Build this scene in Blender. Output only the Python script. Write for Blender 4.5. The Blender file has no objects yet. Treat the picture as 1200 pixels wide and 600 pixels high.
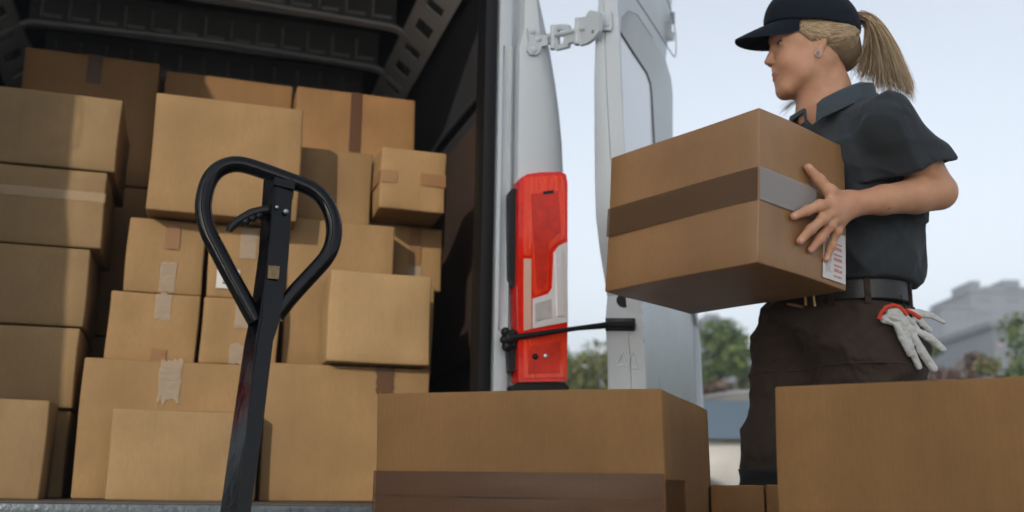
import bpy, bmesh, math, random
import numpy as np
from mathutils import Vector, Matrix
random.seed(7); np.random.seed(7)
R_ = math.radians
scene = bpy.context.scene
COL = scene.collection
PI = math.pi

# ------------------------------------------------------------------ camera
F_PX, CW, CH = 1200.0, 1200.0, 600.0
CAM = np.array([0.0, 0.0, 0.65])
PITCH, ROLL, YAW = R_(12.64), R_(0.87), R_(17.11)
FWD = np.array([math.sin(YAW)*math.cos(PITCH), math.cos(YAW)*math.cos(PITCH), math.sin(PITCH)])
_r0 = np.array([math.cos(YAW), -math.sin(YAW), 0.0]); _u0 = np.cross(_r0, FWD)
RGT = _r0*math.cos(ROLL) + _u0*math.sin(ROLL); UPV = np.cross(RGT, FWD)
RH = np.array([math.cos(YAW), -math.sin(YAW), 0.0])      # level directions used to pose the figure
WH = np.array([math.sin(YAW), math.cos(YAW), 0.0])
cam_d = bpy.data.cameras.new('camera'); cam = bpy.data.objects.new('camera', cam_d); COL.objects.link(cam)
cam_d.sensor_width = 36; cam_d.lens = 36; cam_d.clip_start = 0.05; cam_d.clip_end = 3000
cam_d.dof.use_dof = True; cam_d.dof.focus_distance = 1.7; cam_d.dof.aperture_fstop = 3.5
M = Matrix(((RGT[0], UPV[0], -FWD[0], CAM[0]), (RGT[1], UPV[1], -FWD[1], CAM[1]), (RGT[2], UPV[2], -FWD[2], CAM[2]), (0, 0, 0, 1)))
cam.matrix_world = M
scene.camera = cam

# ------------------------------------------------------------------ sky, sun, exposure
SUN_AZ, SUN_EL = R_(38), R_(19)          # toward the sun: behind the camera and to the left
sdir = Vector((-math.sin(SUN_AZ)*math.cos(SUN_EL), -math.cos(SUN_AZ)*math.cos(SUN_EL), math.sin(SUN_EL)))
world = bpy.data.worlds.new('World'); scene.world = world; world.use_nodes = True
wn = world.node_tree; bg = wn.nodes['Background']
sky = wn.nodes.new('ShaderNodeTexSky'); sky.sky_type = 'NISHITA'; sky.sun_disc = False
sky.sun_elevation = SUN_EL; sky.sun_rotation = math.atan2(sdir.x, sdir.y)
sky.air_density = 1.0; sky.dust_density = 1.2; sky.ozone_density = 1.0
hsv = wn.nodes.new('ShaderNodeHueSaturation'); hsv.inputs['Saturation'].default_value = 0.38
wn.links.new(sky.outputs[0], hsv.inputs['Color']); wn.links.new(hsv.outputs[0], bg.inputs[0]); bg.inputs[1].default_value = 0.15
sl = bpy.data.lights.new('sun', 'SUN'); sun = bpy.data.objects.new('sun', sl); COL.objects.link(sun)
sl.energy = 2.3; sl.angle = R_(0.5); sl.color = (1.0, 0.93, 0.82)
sun.rotation_euler = sdir.to_track_quat('Z', 'Y').to_euler()
scene.view_settings.view_transform = 'Standard'; scene.view_settings.look = 'None'
scene.view_settings.gamma = 1; scene.view_settings.use_curve_mapping = False
scene.view_settings.exposure = 0.78

# ------------------------------------------------------------------ pixel helpers (photograph 1200x600 -> point in the place)
def ray(x, y): return FWD*F_PX + RGT*(x-600) - UPV*(y-300)
def at(x, y, d): return CAM + ray(x, y)*(d/F_PX)                 # d = depth along the view axis
def onY(x, y, Y):
    q = ray(x, y); return CAM + q*(Y/q[1])
def onPlane(x, y, o, n):
    q = ray(x, y); o = np.array(o, float); n = np.array(n, float)
    return CAM + q*(((o-CAM)@n)/(q@n))

# ------------------------------------------------------------------ materials
MATS = {}
def mat(name, col, rough=0.6, metal=0.0, noise=0.0, nscale=8.0, bump=0.0, bscale=60.0, coat=0.0, spec=0.5, trans=0.0, alpha=1.0, sheen=0.0, stretch=(1, 1, 1), sss=0.0, rnoise=0.0):
    if name in MATS: return MATS[name]
    m = bpy.data.materials.new(name); m.use_nodes = True; nt = m.node_tree; p = nt.nodes['Principled BSDF']
    p.inputs['Base Color'].default_value = (*col, 1); p.inputs['Roughness'].default_value = rough
    p.inputs['Metallic'].default_value = metal; p.inputs['Coat Weight'].default_value = coat
    p.inputs['Specular IOR Level'].default_value = spec; p.inputs['Transmission Weight'].default_value = trans
    p.inputs['Alpha'].default_value = alpha; p.inputs['Sheen Weight'].default_value = sheen
    if sss: p.inputs['Subsurface Weight'].default_value = sss; p.inputs['Subsurface Radius'].default_value = (0.012, 0.005, 0.003); p.inputs['Subsurface Scale'].default_value = 1.0
    tc = nt.nodes.new('ShaderNodeTexCoord'); mp = nt.nodes.new('ShaderNodeMapping'); mp.inputs['Scale'].default_value = stretch
    nt.links.new(tc.outputs['Object'], mp.inputs[0])
    if noise or rnoise:
        n = nt.nodes.new('ShaderNodeTexNoise'); n.inputs['Scale'].default_value = nscale; n.inputs['Detail'].default_value = 6; n.inputs['Roughness'].default_value = 0.62
        nt.links.new(mp.outputs[0], n.inputs[0])
        if noise:
            mx = nt.nodes.new('ShaderNodeMix'); mx.data_type = 'RGBA'
            mx.inputs[6].default_value = (*[c*(1-noise) for c in col], 1); mx.inputs[7].default_value = (*[min(1, c*(1+noise)) for c in col], 1)
            nt.links.new(n.outputs[0], mx.inputs[0]); nt.links.new(mx.outputs[2], p.inputs['Base Color'])
        if rnoise:
            mr = nt.nodes.new('ShaderNodeMapRange'); mr.inputs[1].default_value = 0.35; mr.inputs[2].default_value = 0.65
            mr.inputs[3].default_value = max(0, rough-rnoise); mr.inputs[4].default_value = min(1, rough+rnoise)
            nt.links.new(n.outputs[0], mr.inputs[0]); nt.links.new(mr.outputs[0], p.inputs['Roughness'])
    if bump:
        b = nt.nodes.new('ShaderNodeTexNoise'); b.inputs['Scale'].default_value = bscale; b.inputs['Detail'].default_value = 5
        bp = nt.nodes.new('ShaderNodeBump'); bp.inputs['Strength'].default_value = bump; bp.inputs['Distance'].default_value = 0.004
        nt.links.new(mp.outputs[0], b.inputs[0]); nt.links.new(b.outputs[0], bp.inputs['Height']); nt.links.new(bp.outputs[0], p.inputs['Normal'])
    MATS[name] = m; return m

def cardboard(name, col, flute=0.06, rough=.7, spec=.25):
    """kraft board: fine fibres, faint vertical flutes, soft blotches, small scuffs"""
    if name in MATS: return MATS[name]
    m = bpy.data.materials.new(name); m.use_nodes = True; nt = m.node_tree; N = nt.nodes; L = nt.links; p = N['Principled BSDF']
    p.inputs['Roughness'].default_value = rough; p.inputs['Specular IOR Level'].default_value = spec
    tc = N.new('ShaderNodeTexCoord'); oi = N.new('ShaderNodeObjectInfo')
    add = N.new('ShaderNodeVectorMath'); add.operation = 'ADD'; L.new(tc.outputs['Object'], add.inputs[0])
    sc = N.new('ShaderNodeVectorMath'); sc.operation = 'SCALE'; sc.inputs[0].default_value = (7.3, 3.1, 5.7); L.new(oi.outputs['Random'], sc.inputs['Scale']); L.new(sc.outputs[0], add.inputs[1])
    def noise(scale, det, vec, stretch=None):
        n = N.new('ShaderNodeTexNoise'); n.inputs['Scale'].default_value = scale; n.inputs['Detail'].default_value = det
        if stretch:
            mp = N.new('ShaderNodeMapping'); mp.inputs['Scale'].default_value = stretch; L.new(vec, mp.inputs[0]); vec = mp.outputs[0]
        L.new(vec, n.inputs[0]); return n.outputs[0]
    v = add.outputs[0]
    big = noise(5, 3, v); fib = noise(160, 3, v, (1, 1, .35)); strk = noise(40, 2, v, (1, 1, .06)); spots = noise(300, 1, v)
    def mixc(fac, a, b, typ='MIX'):
        x = N.new('ShaderNodeMix'); x.data_type = 'RGBA'; x.blend_type = typ
        if isinstance(fac, float): x.inputs[0].default_value = fac
        else: L.new(fac, x.inputs[0])
        for s, val in ((6, a), (7, b)):
            if isinstance(val, tuple): x.inputs[s].default_value = (*val, 1)
            else: L.new(val, x.inputs[s])
        return x.outputs[2]
    def ramp(o, a, b, lo=0.0, hi=1.0):
        r = N.new('ShaderNodeMapRange'); r.inputs[1].default_value = a; r.inputs[2].default_value = b; r.inputs[3].default_value = lo; r.inputs[4].default_value = hi
        L.new(o, r.inputs[0]); return r.outputs[0]
    dk = tuple(c*.80 for c in col); lt = tuple(min(1, c*1.13) for c in col)
    c = mixc(ramp(big, .32, .68), dk, lt)
    c = mixc(ramp(fib, .3, .7, 0, .30), c, tuple(x*.72 for x in col))
    c = mixc(ramp(strk, .35, .75, 0, .22), c, tuple(min(1, x*1.2) for x in col))
    c = mixc(ramp(spots, .70, .78, 0, .35), c, tuple(x*.5 for x in col))
    hs = N.new('ShaderNodeHueSaturation'); L.new(c, hs.inputs['Color']); L.new(ramp(oi.outputs['Random'], 0, 1, .90, 1.08), hs.inputs['Value'])
    L.new(hs.outputs[0], p.inputs['Base Color'])
    wv = N.new('ShaderNodeTexWave'); wv.wave_type = 'BANDS'; wv.bands_direction = 'X'; wv.inputs['Scale'].default_value = 45; wv.inputs['Distortion'].default_value = 1.2; wv.inputs['Detail'].default_value = 2; wv.inputs['Detail Scale'].default_value = .6; L.new(v, wv.inputs[0])
    mm = N.new('ShaderNodeMath'); mm.operation = 'MULTIPLY_ADD'; L.new(wv.outputs['Fac'], mm.inputs[0]); mm.inputs[1].default_value = flute; L.new(big, mm.inputs[2])
    m2 = N.new('ShaderNodeMath'); m2.operation = 'MULTIPLY_ADD'; L.new(fib, m2.inputs[0]); m2.inputs[1].default_value = .3; L.new(mm.outputs[0], m2.inputs[2])
    bp = N.new('ShaderNodeBump'); bp.inputs['Strength'].default_value = .35; bp.inputs['Distance'].default_value = 0.003; L.new(m2.outputs[0], bp.inputs['Height']); L.new(bp.outputs[0], p.inputs['Normal'])
    MATS[name] = m; return m

def tape_mat(name, col, alpha, rough=0.22, wr=.22):
    """packing tape: glossy, wrinkled"""
    if name in MATS: return MATS[name]
    m = mat(name, col, rough, alpha=alpha, spec=0.2); nt = m.node_tree; N = nt.nodes; L = nt.links; p = N['Principled BSDF']
    tc = N.new('ShaderNodeTexCoord'); n = N.new('ShaderNodeTexNoise'); n.inputs['Scale'].default_value = 30; n.inputs['Detail'].default_value = 1.5; n.inputs['Distortion'].default_value = .5
    mp = N.new('ShaderNodeMapping'); mp.inputs['Scale'].default_value = (1, 1, 2.6); mp.inputs['Rotation'].default_value = (0, .5, 0); L.new(tc.outputs['Object'], mp.inputs[0]); L.new(mp.outputs[0], n.inputs[0])
    bp = N.new('ShaderNodeBump'); bp.inputs['Strength'].default_value = wr; bp.inputs['Distance'].default_value = 0.004; L.new(n.outputs[0], bp.inputs['Height']); L.new(bp.outputs[0], p.inputs['Normal'])
    return m

def fabric(name, col, bump=0.25, weave=900, folds=0.35, fscale=9, rough=.9, sheen=.15, var=.18):
    if name in MATS: return MATS[name]
    m = mat(name, col, rough, sheen=sheen*.3, spec=.12, noise=var, nscale=7); nt = m.node_tree; N = nt.nodes; L = nt.links; p = N['Principled BSDF']
    tc = N.new('ShaderNodeTexCoord')
    a = N.new('ShaderNodeTexNoise'); a.inputs['Scale'].default_value = weave; L.new(tc.outputs['Object'], a.inputs[0])
    f = N.new('ShaderNodeTexNoise'); f.inputs['Scale'].default_value = fscale; f.inputs['Detail'].default_value = 2; f.inputs['Distortion'].default_value = 1.2; L.new(tc.outputs['Object'], f.inputs[0])
    b1 = N.new('ShaderNodeBump'); b1.inputs['Strength'].default_value = folds; b1.inputs['Distance'].default_value = .035; L.new(f.outputs[0], b1.inputs['Height'])
    b2 = N.new('ShaderNodeBump'); b2.inputs['Strength'].default_value = bump; b2.inputs['Distance'].default_value = .001; L.new(a.outputs[0], b2.inputs['Height']); L.new(b1.outputs[0], b2.inputs['Normal'])
    L.new(b2.outputs[0], p.inputs['Normal']); return m

CB = cardboard('kraft_board', (0.238, 0.142, 0.060))
CB_D = cardboard('kraft_board_brown', (0.24, 0.125, 0.047))
CB_F = cardboard('kraft_board_fluted', (0.225, 0.118, 0.042), .13)
CB_H = cardboard('kraft_board_glazed', (0.28, 0.150, 0.062), .10, .45, .6)
CB_L = cardboard('kraft_board_pale', (0.24, 0.153, 0.070))
T_BROWN = tape_mat('brown_tape', (0.085, 0.036, 0.014), .86, .24, .05)
T_DK = tape_mat('dark_tape', (0.25, 0.13, 0.06), .8)
T_CLEAR = tape_mat('clear_tape', (0.36, 0.29, 0.22), .55, .07, 1.0)
WHITE = mat('white_paint', (0.62, 0.66, 0.68), .28, coat=.5, noise=.05, nscale=5, rnoise=.08)
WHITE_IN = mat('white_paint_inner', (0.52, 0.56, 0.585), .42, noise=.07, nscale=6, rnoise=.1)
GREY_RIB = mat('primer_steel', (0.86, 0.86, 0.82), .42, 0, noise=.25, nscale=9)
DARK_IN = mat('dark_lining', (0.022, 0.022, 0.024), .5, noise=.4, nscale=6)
PLY = mat('dark_plywood', (0.035, 0.022, 0.016), .5, noise=.35, nscale=4, stretch=(1, 6, 1))
RUBBER = mat('black_rubber', (0.007, 0.007, 0.008), .6, spec=.25, noise=.3, nscale=20, bump=.2)
BLACK_PL = mat('black_plastic', (0.009, 0.009, 0.010), .42, spec=.3, bump=.15, bscale=200)
STEEL = mat('worn_steel', (0.35, 0.38, 0.40), .35, .8, noise=.4, nscale=25, rnoise=.12)
ALU = mat('aluminium', (0.55, 0.58, 0.6), .34, .85, noise=.2, nscale=12, stretch=(1, 1, .2))

# ------------------------------------------------------------------ object helpers
def tag(o, label=None, cat=None, group=None, kind=None):
    if label: o['label'] = label
    if cat: o['category'] = cat
    if group: o['group'] = group
    if kind: o['kind'] = kind
    return o
def empty(name, loc, rz=0, **kw):
    o = bpy.data.objects.new(name, None); COL.objects.link(o); o.location = loc; o.rotation_euler = (0, 0, rz)
    o.empty_display_size = .1; tag(o, **kw); return o
def link(name, me, m, parent=None, smooth=True, world_space=True):
    """mesh given in world coordinates; kept there under a parent"""
    o = bpy.data.objects.new(name, me); COL.objects.link(o)
    if m is not None:
        for q in (m if isinstance(m, (list, tuple)) else [m]): me.materials.append(q)
    if parent is not None:
        o.parent = parent
        if world_space:
            bpy.context.view_layer.update(); o.matrix_parent_inverse = parent.matrix_world.inverted()
    if smooth:
        me.polygons.foreach_set('use_smooth', [True]*len(me.polygons))
        try: me.set_sharp_from_angle(angle=R_(smooth if not isinstance(smooth, bool) else 35))
        except Exception: pass
    return o
class MB:
    def __init__(s): s.bm = bmesh.new()
    def box(s, x0, x1, y0, y1, z0, z1, bev=0.0, seg=2, mx=None):
        r = bmesh.ops.create_cube(s.bm, size=1.0); vs = r['verts']
        for v in vs: v.co = Vector(((x0+x1)/2+v.co.x*(x1-x0), (y0+y1)/2+v.co.y*(y1-y0), (z0+z1)/2+v.co.z*(z1-z0)))
        if mx is not None: bmesh.ops.transform(s.bm, matrix=mx, verts=vs)
        if bev:
            es = set(e for v in vs for e in v.link_edges)
            bmesh.ops.bevel(s.bm, geom=list(es), offset=bev, segments=seg, profile=.5, affect='EDGES')
        return s
    def tube(s, pts, rad, n=12, closed=False, caps=True, flat=None):
        """swept tube, rad a number or a list; flat=(axis vector, factor) squashes the section"""
        P = [Vector(p) for p in pts]; k = len(P); rings = []
        ref = None
        for i in range(k):
            a = P[(i-1) % k] if (closed or i > 0) else P[i]; b = P[(i+1) % k] if (closed or i < k-1) else P[i]
            t = (b-a).normalized()
            if ref is None:
                ref = Vector((0, 0, 1)) if abs(t.z) < .9 else Vector((1, 0, 0))
                if flat is not None: ref = Vector(flat[0])
            u = (ref - t*ref.dot(t)).normalized(); w = t.cross(u)
            if flat is None: ref = u
            r = rad[i] if isinstance(rad, (list, tuple, np.ndarray)) else rad
            fu = flat[1] if flat else 1.0
            rings.append([s.bm.verts.new(P[i] + u*math.cos(2*PI*j/n)*r*fu + w*math.sin(2*PI*j/n)*r) for j in range(n)])
        for i in range(k if closed else k-1):
            A, B = rings[i], rings[(i+1) % k]
            for j in range(n): s.bm.faces.new((A[j], A[(j+1) % n], B[(j+1) % n], B[j]))
        if caps and not closed:
            s.bm.faces.new(rings[0][::-1]); s.bm.faces.new(rings[-1])
        return s
    def loft(s, rings, closed=True, caps=True):
        R = [[s.bm.verts.new(Vector(p)) for p in r] for r in rings]; n = len(R[0])
        for A, B in zip(R, R[1:]):
            for j in range(n if closed else n-1): s.bm.faces.new((A[j], A[(j+1) % n], B[(j+1) % n], B[j]))
        if caps and closed: s.bm.faces.new(R[0][::-1]); s.bm.faces.new(R[-1])
        return s
    def prism(s, poly, off, bev=0.0):
        """polygon (list of 3-D points) pushed along off"""
        off = Vector(off); a = [s.bm.verts.new(Vector(p)) for p in poly]; b = [s.bm.verts.new(Vector(p)+off) for p in poly]; n = len(a)
        fs = [s.bm.faces.new(a[::-1]), s.bm.faces.new(b)]
        for j in range(n): fs.append(s.bm.faces.new((a[j], a[(j+1) % n], b[(j+1) % n], b[j])))
        if bev:
            es = set(fs[1].edges); bmesh.ops.bevel(s.bm, geom=list(es), offset=bev, segments=2, profile=.5, affect='EDGES')
        return s
    def sphere(s, c, r, sx=1, sy=1, sz=1, u=16, v=10):
        q = bmesh.ops.create_uvsphere(s.bm, u_segments=u, v_segments=v, radius=1.0)
        for w in q['verts']: w.co = Vector((c[0]+w.co.x*r*sx, c[1]+w.co.y*r*sy, c[2]+w.co.z*r*sz))
        return s
    def quad(s, a, b, c, d):
        s.bm.faces.new([s.bm.verts.new(Vector(p)) for p in (a, b, c, d)]); return s
    def mesh(s, name):
        bmesh.ops.recalc_face_normals(s.bm, faces=s.bm.faces)
        me = bpy.data.meshes.new(name); s.bm.to_mesh(me); s.bm.free(); return me
    def build(s, name, m, parent=None, smooth=True, world_space=True):
        return link(name, s.mesh(name), m, parent, smooth, world_space)

def txt(name, body, size, mtx, m, parent=None, extr=.0006):
    cu = bpy.data.curves.new(name, 'FONT'); cu.body = body; cu.size = size; cu.extrude = extr; cu.align_x = 'CENTER'; cu.align_y = 'CENTER'
    o = bpy.data.objects.new(name, cu); COL.objects.link(o); bpy.context.view_layer.update()
    dg = bpy.context.evaluated_depsgraph_get(); me = bpy.data.meshes.new_from_object(o.evaluated_get(dg)); bpy.data.objects.remove(o)
    me.materials.clear(); me.transform(mtx); return link(name, me, m, parent, smooth=False)

def subd_box_mesh(w, d, h, bulge=.003, jit=.0015, n=6, bev=.004):
    """carton in local coordinates: x 0..w, y 0..d, z 0..h, lightly bowed faces, soft corners"""
    bm = bmesh.new(); bmesh.ops.create_cube(bm, size=1.0)
    bmesh.ops.subdivide_edges(bm, edges=bm.edges[:], cuts=n, use_grid_fill=True)
    ph = [random.uniform(0, 6) for _ in range(6)]
    for v in bm.verts:
        x, y, z = v.co*2
        bx, by, bz = 1-x*x, 1-y*y, 1-z*z
        X = v.co.x*w + (bulge*by*bz*x if abs(x) > .99 else 0); Y = v.co.y*d + (bulge*bx*bz*y if abs(y) > .99 else 0); Z = v.co.z*h + (bulge*.5*bx*by*z if abs(z) > .99 else 0)
        X += jit*math.sin(3*y+ph[0]+2*z); Y += jit*math.sin(3*x+ph[1]-2.4*z); Z += jit*.4*math.sin(2.5*x+ph[2]+2*y)
        v.co = Vector((X+w/2, Y+d/2, Z+h/2))
    sharp = [e for e in bm.edges if len(e.link_faces) == 2 and e.calc_face_angle(0) > 1.0]
    bmesh.ops.bevel(bm, geom=sharp, offset=bev, segments=2, profile=.5, affect='EDGES')
    me = bpy.data.meshes.new('cardboard_box'); bm.to_mesh(me); bm.free(); return me

def place_box(label, x0, x1, y0, d, z0, z1, m=CB, rz=0.0, group='boxes stacked in the van', bulge=.003, tapes=(), rot=None, org=None, jit=.0015, bev=.004):
    """carton whose front-left-bottom corner is (x0,y0,z0)"""
    w, h = x1-x0, z1-z0
    me = subd_box_mesh(w, d, h, bulge, jit, bev=bev)
    o = bpy.data.objects.new('cardboard_box', me); COL.objects.link(o); me.materials.append(m)
    me.polygons.foreach_set('use_smooth', [True]*len(me.polygons))
    try: me.set_sharp_from_angle(angle=R_(50))
    except Exception: pass
    o.location = org if org is not None else (x0, y0, z0)
    o.rotation_euler = rot if rot is not None else (0, 0, rz)
    tag(o, label, 'box', group)
    for t in tapes: add_tape(o, w, d, h, bulge, *t)
    return o
def add_tape(o, w, d, h, bulge, face, a0, a1, b0, b1, m=None, name='tape_strip', label=None, ragged=0.0):
    """sheet hugging a face: face 'f' front (a along x, b along z), 'r' right (a along y), 'l' left, 't' top (a along x, b along y); fractions"""
    m = m or T_DK; bm = bmesh.new(); na, nb = 8, 8; G = []
    for i in range(na+1):
        row = []
        for j in range(nb+1):
            a = a0+(a1-a0)*i/na; b = b0+(b1-b0)*j/nb
            if ragged:
                if j == 0: b -= ragged*random.uniform(-1, 1)
                if j == nb: b += ragged*random.uniform(-1, 1)
                if i == 0 or i == na: a += ragged*.3*random.uniform(-1, 1)
            ca, cb = 2*a-1, 2*b-1; e = bulge*max(0, 1-ca*ca)*max(0, 1-cb*cb) + .0028 + random.uniform(0, .0006)
            if face == 'f': p = (a*w, -e, b*h)
            elif face == 'r': p = (w+e, a*d, b*h)
            elif face == 'l': p = (-e, a*d, b*h)
            elif face == 'b': p = (a*w, b*d, -e*.6)
            else: p = (a*w, b*d, h+e*.6)
            row.append(bm.verts.new(p))
        G.append(row)
    for i in range(na):
        for j in range(nb): bm.faces.new((G[i][j], G[i+1][j], G[i+1][j+1], G[i][j+1]))
    bmesh.ops.recalc_face_normals(bm, faces=bm.faces)
    me = bpy.data.meshes.new(name); bm.to_mesh(me); bm.free()
    t = link(name, me, m, None, True); t.parent = o
    if label: t['label'] = label
    return t
#@@PART2
# ------------------------------------------------------------------ ground
def ground_material():
    m = bpy.data.materials.new('asphalt'); m.use_nodes = True; nt = m.node_tree; N = nt.nodes; L = nt.links; p = N['Principled BSDF']
    p.inputs['Roughness'].default_value = .85
    tc = N.new('ShaderNodeTexCoord'); a = N.new('ShaderNodeTexNoise'); a.inputs['Scale'].default_value = 90; a.inputs['Detail'].default_value = 6
    b = N.new('ShaderNodeTexNoise'); b.inputs['Scale'].default_value = .6; b.inputs['Detail'].default_value = 5
    L.new(tc.outputs['Object'], a.inputs[0]); L.new(tc.outputs['Object'], b.inputs[0])
    r = N.new('ShaderNodeValToRGB'); r.color_ramp.elements[0].color = (.13, .127, .118, 1); r.color_ramp.elements[1].color = (.30, .29, .27, 1)
    r.color_ramp.elements[0].position = .3; r.color_ramp.elements[1].position = .7; L.new(a.outputs[0], r.inputs[0])
    x = N.new('ShaderNodeMix'); x.data_type = 'RGBA'; x.blend_type = 'MULTIPLY'; x.inputs[0].default_value = .5; L.new(r.outputs[0], x.inputs[6]); L.new(b.outputs['Color'], x.inputs[7])
    L.new(r.outputs[0], p.inputs['Base Color'])
    bp = N.new('ShaderNodeBump'); bp.inputs['Strength'].default_value = .5; bp.inputs['Distance'].default_value = .01; L.new(a.outputs[0], bp.inputs['Height']); L.new(bp.outputs[0], p.inputs['Normal'])
    return m
g = MB(); g.quad((-900, -900, 0), (900, -900, 0), (900, 900, 0), (-900, 900, 0))
tag(g.build('ground', ground_material(), smooth=False), kind='structure')

# ------------------------------------------------------------------ van
X0 = -0.04                                  # the van's centre line
VY = 2.25                                   # its rear plane
FLOOR = 0.606
van = empty('delivery_van', (X0, VY, 0), label='white delivery van with open rear doors and a load space full of cardboard boxes', cat='van')
ZS = [.42, .5, .6, .75, .9, 1.1, 1.25, 1.4, 1.48, 1.56, 1.63, 1.71, 1.8, 1.845, 1.95, 2.1, 2.25, 2.36]
def xrear(z):  # outer edge of the body at the rear plane, right side, as an absolute x
    return float(np.interp(z, [.4, .6, .9, 1.4, 1.48, 1.56, 1.633, 1.713, 1.796, 1.845, 2.1, 2.36, 2.5], [.81, .828, .834, .832, .828, .820, .810, .796, .778, .767, .705, .64, .6]))
def xfull(z): return float(np.interp(z, [.4, .6, .9, 1.4, 1.9, 2.2, 2.36, 2.5], [.81, .832, .84, .836, .815, .785, .75, .66]))
def xo(z, y):
    t = min(1, max(0, (y-VY)/.5)); t = t*t*(3-2*t); return xrear(z)*(1-t)+xfull(z)*t
def mirx(x): return 2*X0-x
ys = [2.30, 2.36, 2.45, 2.6, 2.75, 3.2, 4.0, 4.8, 5.5, 5.7]
rings = []
for y in ys:
    right = [(xo(z, y), y, z) for z in ZS]; t = min(1, max(0, (y-VY)/.5))
    sh = xo(2.36, y)
    top = [(X0+(sh-X0)*c, y, 2.36+(.17+.06*t)*s) for c, s in ((.985, .3), (.94, .55), (.85, .75), (.7, .88), (.45, .97), (.2, 1.0))]
    half = right+top; full = half+[(mirx(x), yy, z) for x, yy, z in half[::-1]]; rings.append(full)
MB().loft(rings, closed=False).build('body_panel', WHITE, van)
# rear corner posts with their stepped section
def post(sign):
    rr = []
    for z in sorted(set(ZS+[1.2, 1.32, 1.52, 1.76, 2.36, .68, .82, .55, .97, 1.0, 1.03])):
        xe = xrear(z); k = 1.0 if (1.02 <= z <= 1.70) else 0.0; up = .012 if z > 1.75 else 0.0
        sec = [(.650, 2.42), (.650, 2.268), (.656, 2.258), (.664+up*.3, 2.257), (.669+up*.3, 2.257+.013*k), (.683, 2.257+.013*k), (.688, 2.259), (.692+up, 2.280), (.699+up, 2.282), (.706+up, 2.254),
               (.712+up, 2.250), ((.712+up+xe)/2, 2.246), (xe-.035, 2.248), (xe-.015, 2.256), (xe-.004, 2.272), (xe, 2.303), (xe-.03, 2.42)]
        rr.append([((x if sign > 0 else mirx(x)), y, z) for x, y in sec])
    MB().loft(rr).build('corner_post', WHITE_IN, van)
post(1); post(-1)
h = MB(); h.box(X0-.70, X0+.70, 2.26, 2.40, 2.30, 2.52, .02); h.build('roof_header', WHITE_IN, van)
# black door seal round the opening
for sgn in (1, -1):
    xs = lambda x: x if sgn > 0 else mirx(x)
    m_ = MB(); m_.box(min(xs(.616), xs(.6485)), max(xs(.616), xs(.6485)), 2.252, 2.33, .60, 2.33, .008); m_.build('door_seal', RUBBER, van)
# floor, sill plate and bumper
m_ = MB(); m_.box(X0-.80, X0+.80, 2.30, 5.6, .54, FLOOR, .004); m_.build('load_floor', mat('floor_board', (.06, .05, .045), .55, noise=.4, nscale=9), van)
m_ = MB(); m_.box(X0-.69, X0+.69, 2.215, 2.298, .575, FLOOR-.002, .006); m_.build('sill_plate', mat('scuffed_steel', (.07, .085, .095), .45, .4, noise=.7, nscale=60, rnoise=.2, bump=.5, bscale=90), van)
m_ = MB(); m_.box(X0-.86, X0-.135, 2.10, 2.30, .40, .572, .025, 3); m_.box(X0-.130, X0+.88, 2.10, 2.30, .40, .572, .025, 3); m_.build('bumper', mat('bumper_grey', (.42, .46, .48), .4, noise=.1), van)
m_ = MB(); m_.box(X0+.70, X0+.87, 2.235, 2.30, .57, .60, .006); m_.build('bumper_trim', BLACK_PL, van)
# inside: dark walls, plywood, ceiling skin
for sgn in (1, -1):
    xs = lambda x: x if sgn > 0 else mirx(x)
    def sheet(name, x, y0, y1, z0, z1, m, t=.012):
        q = MB(); a, b = sorted((xs(x), xs(x+t))); q.box(a, b, y0, y1, z0, z1, .002); q.build(name, m, van)
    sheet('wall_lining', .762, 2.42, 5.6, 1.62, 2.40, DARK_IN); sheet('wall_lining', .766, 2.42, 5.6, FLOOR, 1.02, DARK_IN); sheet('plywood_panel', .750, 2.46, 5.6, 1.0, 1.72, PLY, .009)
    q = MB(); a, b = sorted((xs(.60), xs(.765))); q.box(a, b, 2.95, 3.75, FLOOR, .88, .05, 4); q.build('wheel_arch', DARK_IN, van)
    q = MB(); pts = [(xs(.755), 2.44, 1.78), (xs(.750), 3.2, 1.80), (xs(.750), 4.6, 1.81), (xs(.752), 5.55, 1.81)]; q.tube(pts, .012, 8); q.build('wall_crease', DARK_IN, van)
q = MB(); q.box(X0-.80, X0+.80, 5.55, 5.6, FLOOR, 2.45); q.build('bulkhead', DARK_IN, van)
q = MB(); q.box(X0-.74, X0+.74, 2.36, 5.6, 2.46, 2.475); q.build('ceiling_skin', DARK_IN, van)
# transverse roof bows: lower flange, pocketed web with bright ribs
def bow(y, zf=2.30, web=.115):
    hw = .655
    fl = MB(); path = [(-hw-.115, zf-.085), (-hw-.02, zf-.012), (-hw, zf), (-hw+.03, zf+.004), (0, zf+.022), (hw-.03, zf+.004), (hw, zf), (hw+.02, zf-.012), (hw+.115, zf-.085)]
    rr = [[(X0+x, y-.022, z), (X0+x, y-.018, z-.010), (X0+x, y+.018, z-.010), (X0+x, y+.022, z), (X0+x, y+.016, z+.006), (X0+x, y-.016, z+.006)] for x, z in path]
    fl.loft(rr); f_ = fl.build('roof_bow', GREY_RIB, van)
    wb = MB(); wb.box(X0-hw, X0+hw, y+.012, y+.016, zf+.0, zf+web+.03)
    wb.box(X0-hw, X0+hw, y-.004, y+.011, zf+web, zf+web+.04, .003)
    wb.build('bow_web', mat('shaded_primer', (.34, .34, .32), .5, .2, noise=.3), f_)  # web in a darker copy of the primer, shade put into its colour
    ribs = MB(); x = -hw+.04
    while x < hw:
        ribs.box(X0+x, X0+x+.007, y-.016, y+.010, zf+.03, zf+web, .002); ribs.box(X0+x+.012, X0+x+.075, y-.004, y+.010, zf+.035, zf+.045, .002)
        x += .098
    ribs.build('bow_ribs', GREY_RIB, f_)
for y in (2.75, 3.12, 3.50, 3.90, 4.32, 4.75): bow(y)
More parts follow.
